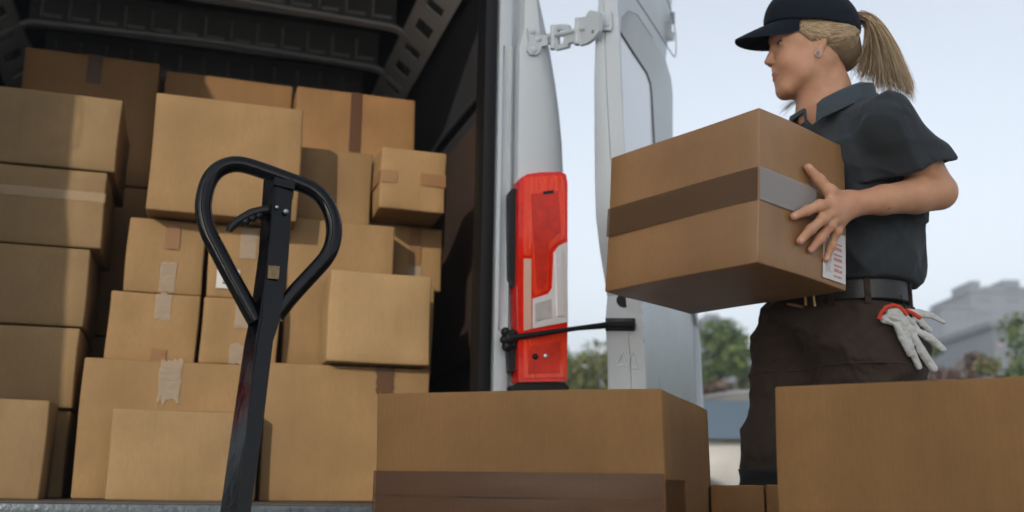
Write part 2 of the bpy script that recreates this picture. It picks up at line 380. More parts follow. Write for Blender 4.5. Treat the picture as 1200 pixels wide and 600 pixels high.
# perforated side rails under the roof edge
for sgn in (1, -1):
    bm = bmesh.new(); U = Vector((0, 1, 0)); A = Vector((X0+sgn*.675, 2.42, 2.285)); V = Vector((sgn*.105, 0, -.085))
    def P(u, v): return bm.verts.new(A+U*u+V*v)
    def loop(pts):
        vs = [P(*p) for p in pts]; return [bm.edges.new((vs[i], vs[(i+1) % len(vs)])) for i in range(len(vs))]
    ed = loop([(0, 0), (3.1, 0), (3.1, 1), (0, 1)]); u = .12
    while u < 3.0:
        ed += loop([(u, .25), (u+.085, .25), (u+.085, .75), (u, .75)]); u += .19
    bmesh.ops.triangle_fill(bm, edges=ed, use_beauty=True)
    rg = bmesh.ops.extrude_face_region(bm, geom=bm.faces[:]); nn = V.cross(U).normalized()*sgn
    bmesh.ops.translate(bm, verts=[v for v in rg['geom'] if isinstance(v, bmesh.types.BMVert)], vec=(-sgn*.002, 0, -.003))
    bmesh.ops.recalc_face_normals(bm, faces=bm.faces); me = bpy.data.meshes.new('roof_rail'); bm.to_mesh(me); bm.free(); link('roof_rail', me, GREY_RIB, van, smooth=False)
# ---- tail light
def pz(x, y): return (570+x/2.069, 180+y/2.069)
def on_rear(pts, Y): return [tuple(onY(*pz(*p), Y)) for p in pts]
RED = mat('red_lens', (.95, .050, .010), .13, spec=.4, noise=.22, nscale=60, stretch=(1, 1, .15), bump=.5, bscale=110)
RED2 = mat('deep_red_lens', (.75, .018, .006), .16, spec=.35, noise=.3, nscale=45)
CLEAR = mat('clear_lens', (.80, .77, .75), .12, .1, coat=.6, noise=.15, nscale=18)
AMBER = mat('pinkish_lens', (.80, .50, .38), .15, .1, coat=.5, noise=.1)
for sgn in (1, -1):
    def mm(pts): return [(p[0] if sgn > 0 else mirx(p[0]), p[1], p[2]) for p in pts]
    root_m = MB(); root_m.prism(mm(on_rear([(82, 60), (98, 50), (130, 45), (180, 44), (193, 50), (197, 70), (197, 420), (195, 552), (78, 554), (76, 330), (78, 100)], 2.215)), (0, .06, 0), .006)
    tl = root_m.build('tail_light', RED2, van)
    def inlay(name, pts, m, Y=2.212, th=.012, bev=.003):
        q = MB(); q.prism(mm(on_rear(pts, Y)), (0, th, 0)); o_ = q.build(name, m, tl); return o_
    inlay('red_lens', [(90, 58), (182, 52), (190, 66), (192, 205), (176, 214), (160, 226), (153, 240), (150, 330), (118, 345), (112, 330), (112, 250), (90, 246)], RED)
    inlay('reflector_bowl', [(108, 98), (175, 90), (180, 190), (150, 215), (146, 318), (122, 330), (117, 240)], mat('inner_red', (.62, .030, .012), .3, spec=.3, noise=.55, nscale=30), 2.2105, .003)
    inlay('light_guide', [(91, 255), (109, 255), (109, 425), (91, 430)], AMBER, 2.2125)
    inlay('clear_lens', [(112, 352), (150, 340), (160, 325), (163, 240), (175, 224), (196, 214), (198, 408), (112, 424)], CLEAR, 2.212)
    inlay('clear_window', [(118, 364), (158, 352), (158, 396), (118, 407)], mat('lens_grey', (.62, .60, .58), .12, .2, coat=.6, noise=.3, nscale=35), 2.2105, .003)  # pane a little greyer than the clear lens around it
    inlay('chrome_ring', [(168, 250), (172, 238), (184, 234), (189, 330), (187, 394), (172, 394)], mat('lens_silver', (.88, .86, .86), .2, .2, coat=.6), 2.2095, .004)
    inlay('red_lens', [(92, 452), (140, 444), (194, 434), (192, 542), (90, 544)], RED, 2.212)
    inlay('lens_frame', [(104, 466), (180, 454), (178, 532), (102, 534)], mat('inner_red', (.6, .03, .02)), 2.2105, .003)
    c_ = onY(*pz(118, 492), 2.208); q = MB(); q.sphere(mm([tuple(c_)])[0], .007); q.build('bulb', BLACK_PL, tl)
    c_ = onY(*pz(143, 491), 2.208); q = MB(); q.sphere(mm([tuple(c_)])[0], .006); q.build('bulb', mat('bulb_silver', (.8, .8, .8), .2, .8), tl)
    inlay('vent_mark', [(138, 92), (163, 88), (163, 96), (138, 99)], BLACK_PL, 2.2095, .003)
    q = MB(); q.prism(mm(on_rear([(55, 95), (63, 85), (75, 85), (75, 320), (66, 322), (57, 300)], 2.235)), (0, .03, 0), .004); q.build('light_gasket', BLACK_PL, van)
    q = MB(); q.prism(mm(on_rear([(52, 470), (60, 455), (74, 455), (74, 525), (55, 528)], 2.235)), (0, .03, 0), .004); q.build('light_gasket', BLACK_PL, van)
    q = MB(); q.prism(mm(on_rear([(66, 562), (78, 556), (190, 555), (200, 566), (206, 600), (66, 600)], 2.225)), (0, .06, 0), .006); q.build('light_base', BLACK_PL, van)
# ---- rear doors, hinged out past the side
PROF = [(.48, .100, .84, .092), (.66, .108, .845, .093), (.80, .108, .835, .092), (.94, .104, .828, .090), (1.00, .092, .828, .088), (1.04, .090, .83, .087), (1.09, .104, .842, .083), (1.13, .080, .82, .082), (1.19, .040, .755, .081), (1.26, .010, .69, .079), (1.33, .002, .665, .077), (1.46, -.001, .64, .071), (1.60, -.001, .635, .065),
        (1.70, .010, .645, .060), (1.80, .034, .68, .050), (1.90, .06, .735, .047), (2.0, .088, .79, .045), (2.15, .13, .875, .043), (2.3, .17, .93, .042), (2.42, .22, .93, .041)]
def door(O, d, n, sgn):
    """O hinge corner of the outer skin, d along the door, n from outer skin to inner face"""
    O = Vector((*O, 0)); d = Vector((*d, 0)); n = Vector((*n, 0)); Z = Vector((0, 0, 1))
    def W(s, t, z): return O+d*s+n*t+Z*z
    dr = empty('rear_door', tuple(O)); dr.parent = van; bpy.context.view_layer.update(); dr.matrix_parent_inverse = van.matrix_world.inverted()
    base = .035
    rr = []
    for z, sh, sf, t in PROF:
        tt = t-base
        rr.append([W(sh+.004, 0, z), W(sh, .006, z), W(sh, tt, z), W(sf, tt, z), W(sf, .006, z), W(sf-.004, 0, z)])
    MB().loft(rr).build('door_skin', WHITE_IN, dr)
    hinge = [(z, sh, t) for z, sh, sf, t in PROF]; free = [(z, sf, t) for z, sh, sf, t in PROF]
    def tz(z): return float(np.interp(z, [p[0] for p in PROF], [p[3] for p in PROF]))
    # openings measured on the right door
    def inner(px, py):
        # the inner face is close to a plane: solve with local thickness
        t = .06; r = ray(px, py)
        for _ in range(6):
            P = RO+Rn*t; k = ((P-Vector(CAM)).dot(Rn))/Vector(r).dot(Rn); Q = Vector(CAM)+Vector(r)*k; t = tz(Q.z)
        return ((Q-P).dot(Rd), Q.z)
    up_o = [inner(*p) for p in [(727, 36), (728, 20), (735.8, 12), (746.8, 16.5), (765, 44), (780.7, 70), (787, 92), (789, 110), (789, 165), (790, 240), (784, 262), (744, 270), (737, 262), (733, 200), (731, 150)]]
    up_i = [inner(*p) for p in [(729, 50), (730, 36), (733, 30), (738, 36), (754, 62), (768, 84), (772.5, 97), (774, 112), (777, 165), (779, 236), (775, 254), (748, 258), (742, 252), (737, 200), (734, 150)]]
    lo_o = [inner(*p) for p in [(758, 318), (806, 306), (815, 330), (818.5, 380), (820.5, 455), (823, 590), (764, 590), (758.5, 455), (753, 385), (749, 335)]]
    lo_i = [(s+(.012 if k in (0, 6, 7, 8, 9) else -.012), z+(-.012 if k in (0, 1, 9) else 0)+(.012 if k in (5, 6) else 0)) for k, (s, z) in enumerate(lo_o)]
    bm = bmesh.new()
    def loop(pts):
        vs = [bm.verts.new(p) for p in pts]; return [bm.edges.new((vs[i], vs[(i+1) % len(vs)])) for i in range(len(vs))]
    out = [W(sh+.001, t, z) for z, sh, t in hinge]+[W(sf-.001, t, z) for z, sf, t in free[::-1]]
    ed = loop(out)+loop([W(s, tz(z), z) for s, z in up_o])+loop([W(s, tz(z), z) for s, z in lo_o])
    bmesh.ops.triangle_fill(bm, edges=ed, use_beauty=True)
    rg = bmesh.ops.extrude_face_region(bm, geom=bm.faces[:])
    bmesh.ops.translate(bm, verts=[v for v in rg['geom'] if isinstance(v, bmesh.types.BMVert)], vec=-n*(base-.001))
    for A, B, dep in ((up_o, up_i, .032), (lo_o, lo_i, .014)):
        a = [bm.verts.new(W(s, tz(z)-.0015, z)) for s, z in A]; b = [bm.verts.new(W(s, tz(z)-dep, z)) for s, z in B]
        for j in range(len(a)): bm.faces.new((a[j], a[(j+1) % len(a)], b[(j+1) % len(a)], b[j]))
        if A is lo_o: pass
    bmesh.ops.recalc_face_normals(bm, faces=bm.faces); me = bpy.data.meshes.new('door_frame'); bm.to_mesh(me); bm.free(); link('door_frame', me, WHITE_IN, dr, 40)
    q = MB(); q.prism([W(s, tz(z)-.031, z) for s, z in up_i], n*.004); q.build('door_panel', mat('panel_paint', (.80, .84, .88), .35, coat=.3), dr)
    q = MB(); q.prism([W(s, tz(z)-.013, z) for s, z in lo_i], n*.003); q.build('door_panel', mat('satin_panel', (.30, .32, .32), .30, .8, rnoise=.03), dr)
    q = MB(); q.tube([W(s, tz(z)-.026, z) for s, z in up_i[2:11]], .0032, 6); q.build('panel_seal', mat('seal_grey', (.03, .03, .03), .6), dr)
    # pressed line near the free upper corner
    q = MB(); q.tube([W(s, tz(z)+.0006, z) for s, z in [inner(*p) for p in [(737, -13), (747, 1), (770, 36), (787.5, 64), (790.5, 67), (792, 63), (792, 45), (789, 22), (783, 3), (779, -8)]]], .0016, 6)
    q.build('pressed_line', mat('seam_grey', (.16, .18, .19), .5), dr)
    # latch on the free edge
    q = MB(); sf = float(np.interp(1.98, [p[0] for p in PROF], [p[2] for p in PROF]))
    q.prism([W(sf+.001, .012, 2.03), W(sf+.001, .030, 2.03), W(sf+.001, .030, 2.10), W(sf+.001, .012, 2.10)], d*.008, .002)
    q.prism([W(sf+.045, .014, 2.11), W(sf+.045, .030, 2.11), W(sf+.050, .030, 2.15), W(sf+.050, .014, 2.15)], d*.012, .002)
    q.tube([W(sf+.02, .022, 2.05), W(sf+.05, .022, 2.055), W(sf+.055, .022, 2.08)], .006, 8); q.build('latch', STEEL, dr)
    return dr, W, tz
th = R_(232); Rd = Vector((-math.cos(th), -math.sin(th), 0)); Rn = Vector((-math.sin(th), math.cos(th), 0)); RO = Vector((.853, 2.13, 0))
dr, W, tz = door((RO.x, RO.y), (Rd.x, Rd.y), (Rn.x, Rn.y), 1)
# hinge strap, stamped plate, plug, check link on the hinge edge of the right door
def edge(px, py, lift=.0):   # a point on the hinge-edge face (plane with normal Rd)
    s = .05
    for _ in range(6):
        o = RO+Rd*(s-lift); q = Vector(onPlane(px, py, o, Rd)); s = float(np.interp(q.z, [p[0] for p in PROF], [p[1] for p in PROF]))
    return q
q = MB(); q.prism([edge(699, 16, .002), edge(717, 14, .002), edge(718, 33, .002), edge(716, 37, .002), edge(699, 35, .002)], -Rd*.007, .002)
for a, b in ((702, 707), (709.5, 714)):
    q.prism([edge(a, 17, .009), edge(b, 16.5, .009), edge(b+.6, 30, .009), edge(a+.5, 31, .009)], -Rd*.003, .001)
q.build('hinge_strap', WHITE_IN, dr)
q = MB(); q.prism([edge(731+8.5*math.cos(a), 352+8*math.sin(a), .001) for a in np.linspace(0, 2*PI, 20)[:-1]], -Rd*.003, .001); q.build('rubber_plug', RUBBER, dr)
q = MB(); q.prism([edge(710, 373, .001), edge(744, 373, .001), edge(744, 388, .001), edge(710, 388, .001)], -Rd*.006, .002); q.build('check_plate', BLACK_PL, dr)
q = MB()
for tri in ([(729, 413), (735, 428), (723, 428)], [(741, 411), (748, 432), (734, 432)]):
    pts = [edge(*p, .0015) for p in tri]
    for i in range(3): q.tube([pts[i], pts[(i+1) % 3]], .0011, 6)
q.build('stamped_mark', mat('pale_mark', (.75, .77, .78), .5), dr)
dz = tuple(edge(742, 381, .012)); pzz = tuple(onY(597, 396, 2.215))
mid = (np.array(dz)*.55+np.array(pzz)*.45+np.array([0, 0, .006])); a2 = tuple(edge(712, 381, .016))
q = MB(); q.tube([pzz, tuple(np.array(pzz)*.8+np.array(mid)*.2), tuple(mid), a2, dz], [.008, .0065, .0055, .008, .009], 10)
q.build('check_strap', RUBBER, van)
q = MB()
for dx, dy, rr_ in ((0, 0, .017), (-6, -8, .011), (5, -7, .009), (-4, 9, .012), (6, 7, .009), (-8, 1, .010)):
    q.sphere(tuple(onY(597+dx*.8, 397+dy, 2.225)), rr_, u=10, v=8)
q.build('check_strap_bracket', BLACK_PL, van)
# hinge link: flat steel with windows, seen against the sky
hp_o = np.array([.79, 2.24, 0]); hn = np.array([.9, .43, 0]); hn /= np.linalg.norm(hn)
def hz(x, y): return Vector(onPlane(600+x/5.4545, y/5.4545, hp_o, hn))
bm = bmesh.new()
def loop(pts):
    vs = [bm.verts.new(hz(*p)) for p in pts]; return [bm.edges.new((vs[i], vs[(i+1) % len(vs)])) for i in range(len(vs))]
ed = loop([(130, 225), (225, 215), (258, 208), (260, 168), (290, 155), (355, 155), (370, 190), (415, 180), (420, 115), (470, 105), (482, 80), (500, 65), (560, 78), (560, 195), (525, 240), (480, 275), (430, 290), (415, 260), (360, 275), (355, 300), (275, 320), (258, 298), (240, 275), (130, 300)])
ed += loop([(288, 190), (330, 186), (332, 204), (288, 214)])+loop([(288, 230), (335, 226), (325, 275), (296, 288)])+loop([(505, 197), (524, 190), (524, 214), (507, 216)])
bmesh.ops.triangle_fill(bm, edges=ed, use_beauty=True); rg = bmesh.ops.extrude_face_region(bm, geom=bm.faces[:])
bmesh.ops.translate(bm, verts=[v for v in rg['geom'] if isinstance(v, bmesh.types.BMVert)], vec=Vector(hn)*.010)
bmesh.ops.recalc_face_normals(bm, faces=bm.faces); me = bpy.data.meshes.new('hinge_link'); bm.to_mesh(me); bm.free(); hl = link('hinge_link', me, WHITE_IN, van, 30)
q = MB(); q.tube([hz(228, 235), hz(330, 215), hz(470, 180)], .006, 8); q.tube([hz(425, 120), hz(418, 285)], .009, 10); q.tube([hz(265, 165), hz(262, 315)], .008, 10); q.build('hinge_pin', WHITE_IN, van)
q = MB(); q.prism([tuple(onY(600+x/5.4545, y/5.4545, 2.238)) for x, y in [(100, 180), (130, 185), (140, 225), (225, 225), (230, 290), (190, 295), (180, 330), (155, 350), (115, 345), (98, 320), (110, 260)]], (0, .014, 0), .003)
for x, y in ((140, 320), (168, 250), (130, 200)): q.sphere(tuple(onY(600+x/5.4545, y/5.4545, 2.238)), .0085, 1, .5, 1, 12, 8)
q.build('hinge_bracket', WHITE_IN, van)
# left door, the mirror of it and opened less far
tl_ = R_(117.5); PROF = [(z, 0.0, .70, t) for z, a, b, t in PROF]; door((mirx(.853), 2.13), (math.cos(tl_), -math.sin(tl_)), (math.sin(tl_), math.cos(tl_)), -1)
# cab, wheels (only seen from the side)
cab = []
for y, zt, hw in ((5.7, 2.5, .84), (6.1, 2.42, .83), (6.6, 1.95, .82), (7.0, 1.45, .82), (7.4, 1.25, .80), (7.7, 1.05, .74), (7.78, .8, .70)):
    cab.append([(X0-hw, y, .42), (X0-hw, y, min(zt*.6, 1.1)), (X0-hw*.9, y, zt*.93), (X0-hw*.6, y, zt), (X0+hw*.6, y, zt), (X0+hw*.9, y, zt*.93), (X0+hw, y, min(zt*.6, 1.1)), (X0+hw, y, .42)])
MB().loft(cab).build('cab', WHITE, van, 50)
q = MB(); q.quad((X0-.66, 6.17, 2.40), (X0+.66, 6.17, 2.40), (X0+.68, 6.93, 1.56), (X0-.68, 6.93, 1.56)); w_ = q.build('windscreen', mat('tinted_glass', (.02, .03, .035), .05, spec=.8), van, smooth=False); w_.location.z += .02
for sgn in (1, -1):
    q = MB(); q.quad((X0+sgn*.838, 5.85, 1.25), (X0+sgn*.838, 6.75, 1.25), (X0+sgn*.80, 6.45, 1.95), (X0+sgn*.79, 5.85, 2.1)); q.build('side_window', MATS['tinted_glass'], van, smooth=False)
def wheel(x, y, r, parent, w=.2):
    q = MB(); prof = [(-w/2, r*.62), (-w/2, r*.93), (-w*.36, r), (w*.36, r), (w/2, r*.93), (w/2, r*.62)]
    q.loft([[(x+px_, y+math.cos(a)*pr, r+math.sin(a)*pr) for px_, pr in prof] for a in np.linspace(0, 2*PI, 33)], closed=True, caps=False)
    t_ = q.build('wheel', RUBBER, parent)
    q = MB(); q.tube([(x-w*.38, y, r), (x+w*.38, y, r)], r*.63, 24); q.tube([(x-w*.46, y, r), (x+w*.46, y, r)], r*.22, 16); q.build('rim', STEEL, t_)
for y in (3.35, 6.85):
    for x in (X0-.74, X0+.74): wheel(x, y, .34, van)
q = MB(); q.box(X0-.7, X0+.7, 2.4, 7.6, .34, .53); q.build('chassis', BLACK_PL, van)

# ------------------------------------------------------------------ cartons in the van
G1 = 'cardboard boxes stacked in the van'
def B(label, x0, x1, y, d, z0, z1, m=CB, tapes=(), rz=0.0, **k): return place_box(label, x0, x1, y, d, z0, z1, m, rz, G1, tapes=tapes, **k)
# left stack, from the top down
B('top box of the left stack, half in shadow, its left edge showing', -.592, -.227, 2.62, .36, 1.394, 1.585, CB_L)
o = bpy.context.scene.objects[-1] if False else None
B('second box from the top of the left stack with faint horizontal tape', -.66, -.243, 2.62, .30, 1.198, 1.390, CB_L, [('f', 0, 1, .60, .72, tape_mat('faint_tape', (.50, .37, .24), .35), 'tape_strip')])
B('third box from the top of the left stack, beside the tall gap', -.66, -.263, 2.62, .30, 1.004, 1.194, CB_L)
B('fourth box from the top of the left stack, above the narrow one', -.66, -.268, 2.62, .34, .811, 1.000, CB_L)
B('narrow box between the low corner box and the large long box', -.60, -.272, 2.64, .34, FLOOR, .807, CB)
B('low box at the left front corner of the van floor', -.52, -.296, 2.45, .15, FLOOR, .817, CB_L)
# back rows
B('shaded box at the back top left with brown tape on its edge', -.566, -.178, 3.2, .4, 1.52, 1.925, CB_D, [('f', .46, .57, .77, 1.0, T_BROWN, 'tape_strip')])
B('dark box under the shaded top left box', -.56, -.170, 3.2, .4, 1.06, 1.515, CB_D)
B('dark box at the floor behind the left stack', -.56, -.170, 3.2, .4, FLOOR, 1.055, CB_D)
B('wide back box peeking above the big plain box', -.154, .226, 3.1, .4, 1.50, 1.866, CB_D)
B('back box hidden behind the big plain box', -.15, .222, 3.1, .4, 1.06, 1.495, CB_D)
B('back box at the floor behind the middle stack', -.15, .222, 3.1, .4, FLOOR, 1.055, CB_D)
B('brown box top right with a vertical strip of dark tape', .232, .598, 3.0, .42, 1.50, 1.830, CB_D, [('f', .445, .54, .42, 1.0, T_BROWN, 'tape_strip')])
B('back box behind the small cross taped box', .232, .590, 3.02, .4, 1.06, 1.495, CB_D)
B('back box at the floor of the right stack', .232, .590, 3.02, .4, FLOOR, 1.055, CB_D)
# middle
B('big plain square box standing highest at the front of the middle', -.144, .216, 2.55, .36, 1.290, 1.590, CB)
B('box with three pieces of clear tape right under the big plain box', -.182, .001, 2.62, .34, 1.098, 1.284, CB, [('f', .47, .66, .60, .97, T_DK, 'tape_strip', None, .01), ('f', .45, .65, .02, .42, T_CLEAR, 'tape_strip', None, .02)])
B('box with clear tape at top and bottom, on the large bottom left box', -.207, -.001, 2.60, .34, .924, 1.094, CB, [('f', .50, .68, .62, 1.0, T_CLEAR, 'tape_strip', None, .02), ('f', .50, .67, .0, .20, T_DK, 'tape_strip', None, .02)])
k_ = B('box with a white paper label behind the pallet truck handle', .012, .196, 2.62, .34, 1.098, 1.284, CB, [('f', .40, .62, .55, .97, T_CLEAR, 'tape_strip'), ('f', .12, .42, .12, .38, mat('paper_label', (.45, .43, .40), .6), 'paper_label'), ('f', .20, .36, .18, .22, BLACK_PL, 'label_print')])
B('box with clear tape corner behind the pallet truck shaft', .008, .192, 2.60, .34, .930, 1.094, CB, [('f', .42, .60, .55, 1.0, T_CLEAR, 'tape_strip', None, .02), ('f', .38, .56, .0, .30, T_CLEAR, 'tape_strip', None, .03)])
B('half shaded box squeezed beside the big plain box on the tall box', .215, .424, 2.70, .25, 1.330, 1.539, CB)
B('tall box right of the pallet truck shaft behind the square box', .207, .484, 2.64, .31, .934, 1.324, CB)
B('plain square box in front on the right, resting on the largest box', .298, .549, 2.46, .165, .934, 1.157, CB_L)
B('small box with tape on both side edges at the right of the load', .432, .609, 2.60, .17, 1.362, 1.531, CB, [('f', .0, .25, .42, .62, T_DK, 'tape_strip'), ('f', .60, 1.0, .42, .62, T_DK, 'tape_strip'), ('l', .0, 1.0, .42, .62, T_DK, 'tape_strip')])
B('small box under the edge taped box with a strip down its front', .476, .640, 2.75, .22, 1.176, 1.355, CB, [('f', .42, .62, .4, 1.0, T_DK, 'tape_strip', None, .01), ('f', .40, .64, .05, .36, T_CLEAR, 'tape_strip', None, .03)])
B('box hidden under the right small box', .490, .600, 2.66, .29, .932, 1.172, CB)
# bottom row
B('large box at the bottom left with shiny tape over its top edge', -.242, .158, 2.52, .42, FLOOR+.001, .922, CB, [('f', .415, .535, .70, 1.0, T_CLEAR, 'tape_strip', None, .03)])
B('thin plain box leaning flat against the large long box', -.166, .150, 2.45, .06, FLOOR, .805, CB_L)
B('largest box at the bottom right with brown tape on its top edge', .165, .560, 2.50, .44, FLOOR+.001, .929, CB, [('f', .66, .77, .80, 1.0, T_BROWN, 'tape_strip', None, .02)])

# ------------------------------------------------------------------ pallet, its boxes and the pallet truck
PA = -.637; pc = Vector((.78, 1.33, 0)); pe = Vector((math.cos(PA), math.sin(PA), 0)); pf = Vector((-math.sin(PA), math.cos(PA), 0))
WOODM = mat('pallet_wood', (.32, .22, .13), .8, noise=.35, nscale=6, stretch=(1, 8, 8), bump=.3)
pal = empty('wooden_pallet', tuple(pc), PA, label='wooden pallet carrying the boxes in the foreground', cat='pallet')
def loc_build(mb, name, m, parent): return link(name, mb.mesh(name), m, parent, True, False)
for k in range(7):
    q = MB(); y = -.33+k*.125; q.box(-.56, .64, y, y+.095, .122, .144, .002); loc_build(q, 'deck_board', WOODM, pal)
for y in (-.33, .012, .345):
    for x in (-.56, -.03, .50):
        q = MB(); q.box(x, x+.14, y, y+.095, .022, .10, .003); loc_build(q, 'block', WOODM, pal)
    q = MB(); q.box(-.56, .64, y, y+.095, .0, .021, .002); loc_build(q, 'bottom_board', WOODM, pal)
for x in (-.56, -.03, .50):
    q = MB(); q.box(x, x+.14, -.33, .44, .101, .1215, .002); loc_build(q, 'stringer', WOODM, pal)
G2 = 'cardboard boxes on the pallet in front'
A0 = Vector((.6046, 1.2629, 0)); Al = A0-pe*.426
place_box('brown box in the foreground centre with a wide band of wrinkled brown tape', 0, .426, 0, .398, 0, .300, CB_F, PA, G2, .004, org=(Al.x, Al.y, .481), bev=.003,
          tapes=[('f', .0, 1.0, .40, .625, T_BROWN, 'tape_strip'), ('r', .0, .30, .41, .60, T_BROWN, 'tape_strip'), ('f', .0, 1.0, .505, .511, mat('flap_gap', (.02, .012, .008), .8), 'flap_seam')])
place_box('box underneath the foreground centre box', 0, .426, 0, .398, 0, .335, CB_F, PA, G2, org=(Al.x, Al.y, .145))
BA = -.94; be = Vector((math.cos(BA), math.sin(BA), 0)); B0 = Vector((.715, 1.165, 0))
place_box('wide plain box at the right front edge of the pallet', 0, .46, 0, .30, 0, .312, CB_F, BA, G2, .003, org=(B0.x, B0.y, .467), bev=.003)
place_box('box underneath the wide plain box at the right', 0, .46, 0, .30, 0, .321, CB_F, BA, G2, org=(B0.x, B0.y, .145))
S0 = Vector((.822, 1.548, 0))
place_box('small brown box in the gap, next to the foreground centre box', 0, .086, 0, .15, 0, .511, CB_D, PA, G2, .001, org=(S0.x, S0.y, .145), bev=.003)
S1 = S0+pe*.090
place_box('small brown box in the gap, half hidden by the wide plain box', 0, .128, 0, .15, 0, .513, CB_D, PA, G2, .001, org=(S1.x, S1.y, .145), bev=.003)

BLK = mat('black_enamel', (.0018, .0022, .003), .14, coat=.1, spec=.22, noise=.5, nscale=20, rnoise=.1, bump=.12, bscale=45)
jack_o = np.array(at(330, 300, 1.5)); jn = np.array([-.05, -.965, .10]); jn /= np.linalg.norm(jn)
jb = jack_o + np.array([-.07, 0.02, 0]); jb[2] = 0
jack = empty('pallet_truck', (float(jb[0]), float(jb[1]), 0), label='black pallet truck with loop handle and square steel shaft', cat='pallet truck')
def jp(x, y, off=0.0): return Vector(onPlane(x, y, jack_o - jn*0 + jn*off, jn))
cl = [(300, 377), (289, 357), (277, 335), (266, 315), (254.5, 292.6), (246, 277), (241, 262), (238, 248), (238.6, 233), (243, 215), (251, 202), (264, 194), (281, 191.5), (308, 200), (335, 210), (352, 216), (366, 222), (377, 230.5), (385.5, 243), (391, 259), (392, 275), (388, 292), (381, 304), (373, 313), (360, 327), (346, 342), (334, 356), (323, 371)]
def smooth(pts, it=1):
    for _ in range(it):
        o_ = [pts[0]]
        for a, b in zip(pts, pts[1:]): o_ += [tuple(np.array(a)*.75+np.array(b)*.25), tuple(np.array(a)*.25+np.array(b)*.75)]
        pts = o_+[pts[-1]]
    return pts
q = MB(); q.tube([jp(*p) for p in smooth(cl, 2)], .0122, 18); q.build('handle_loop', BLK, jack)
# shaft: front face plus the turned side face
def shaft_ring(y, xl, xm, xr, off):
    a = jp(xl, y, off-.035); b = jp(xm, y, off); c = jp(xr, y, off-.006); dd = a+(c-b); return [a, b, c, dd]
q = MB(); q.loft([shaft_ring(210, 308, 323, 345, .018), shaft_ring(300, 302, 314, 338, .018), shaft_ring(372, 292, 305, 330, .018), shaft_ring(400, 286, 300, 321, .018), shaft_ring(500, 272, 289, 308, .018), shaft_ring(600, 258, 277, 294, .018), shaft_ring(700, 244, 264, 281, .018), shaft_ring(760, 236, 256, 274, .018)])
bmesh.ops.bevel(q.bm, geom=[e for e in q.bm.edges if abs((e.verts[0].co-e.verts[1].co).normalized().z) > .8], offset=.0025, segments=2, affect='EDGES')
sh_ = q.build('shaft', BLK, jack, 40)
q = MB(); q.prism([jp(322, 207, .021), jp(346, 214, .017), jp(345, 222, .017), jp(321, 216, .021)], Vector(jn)*-.045, .003); q.build('shaft_cap', BLK, jack)
q = MB(); q.sphere(jp(335, 248, .019), .0042); q.sphere(jp(324.5, 243, .020), .003); q.build('bolt', STEEL, jack)
q = MB(); q.prism([jp(314.5, 311, .021), jp(328, 312, .021), jp(326.5, 327, .021), jp(313.5, 326, .021)], Vector(jn)*-.002); q.build('warning_sticker', mat('worn_sticker', (.16, .10, .035), .5, noise=.9, nscale=160), jack)
lev = [(316, 246, .007), (306, 247, .007), (295, 250, .0075), (284, 256, .0068), (275, 262, .0062), (270, 267, .0058), (268, 271, .0045)]
q = MB(); q.tube([jp(x, y, 0) for x, y, r in lev], [r for *_, r in lev], 10); 
for x, y in ((304, 253), (296, 256), (288, 260)): q.sphere(jp(x, y, 0), .006)
q.build('control_lever', BLACK_PL, jack)
# weld collars, hydraulic pump, wheels and forks (below the picture)
bot = jp(250, 745, 0.0); base = Vector((bot.x-.0, bot.y, 0))
q = MB(); q.tube([(base.x, base.y, .10), (base.x, base.y, max(bot.z+.02, .36))], .045, 20); q.tube([(base.x-.09, base.y, .34), (base.x+.09, base.y, .34)], .022, 14); q.build('hydraulic_pump', BLK, jack)
for s in (-1, 1):
    q = MB(); c_ = base+Vector((0, s*.06, .09)); q.tube([c_-Vector((0, .025, 0)), c_+Vector((0, .025, 0))], .088, 24); q.build('steer_wheel', RUBBER, jack)
hd = base+pe*.11
for s in (-1, 1):
    a_ = hd+pf*(s*.19+.02); mx = Matrix.Translation(a_) @ Matrix.Rotation(PA, 4, 'Z')
    q = MB(); q.box(0, 1.1, -.075, .075, .055, .10, .008, mx=mx); q.build('fork', BLK, jack)
mx = Matrix.Translation(hd) @ Matrix.Rotation(PA, 4, 'Z'); q = MB(); q.box(-.03, .05, -.27, .31, .10, .30, .01, mx=mx); q.build('fork_head', BLK, jack)

# ------------------------------------------------------------------ carton she carries
HB_O = (.8881, 1.4834, 1.023); HB_R = (.0054, .073, .3528); HB_S = (.2477, .3786, .2806)
held = place_box('taped cardboard box the woman carries in both hands', 0, HB_S[0], 0, HB_S[1], 0, HB_S[2], CB_H, 0, None, .002, rot=HB_R, org=HB_O, bev=.0025,
    tapes=[('l', 0, 1, .395, .605, tape_mat('smoky_tape', (.12, .070, .038), .82), 'tape_strip'), ('f', 0, .62, .395, .605, tape_mat('grey_tape', (.34, .33, .33), .7, .2), 'tape_strip'),
           ('f', .70, .975, .035, .36, mat('shipping_paper', (.60, .58, .56), .45), 'shipping_label')])
# printed lines of the label, left as coarse strokes like in the photo
bm_ = []
for k in range(7):
    z = .06+.036*k
    add_tape(held, *HB_S, .002+.0009, 'f', .83, .93, z, z+(.022 if k % 2 else .012), mat('pink_print', (.52, .20, .22), .5), 'label_print')
add_tape(held, *HB_S, .002+.0009, 'f', .735, .80, .08, .30, mat('faint_print', (.42, .42, .43), .5), 'label_print')


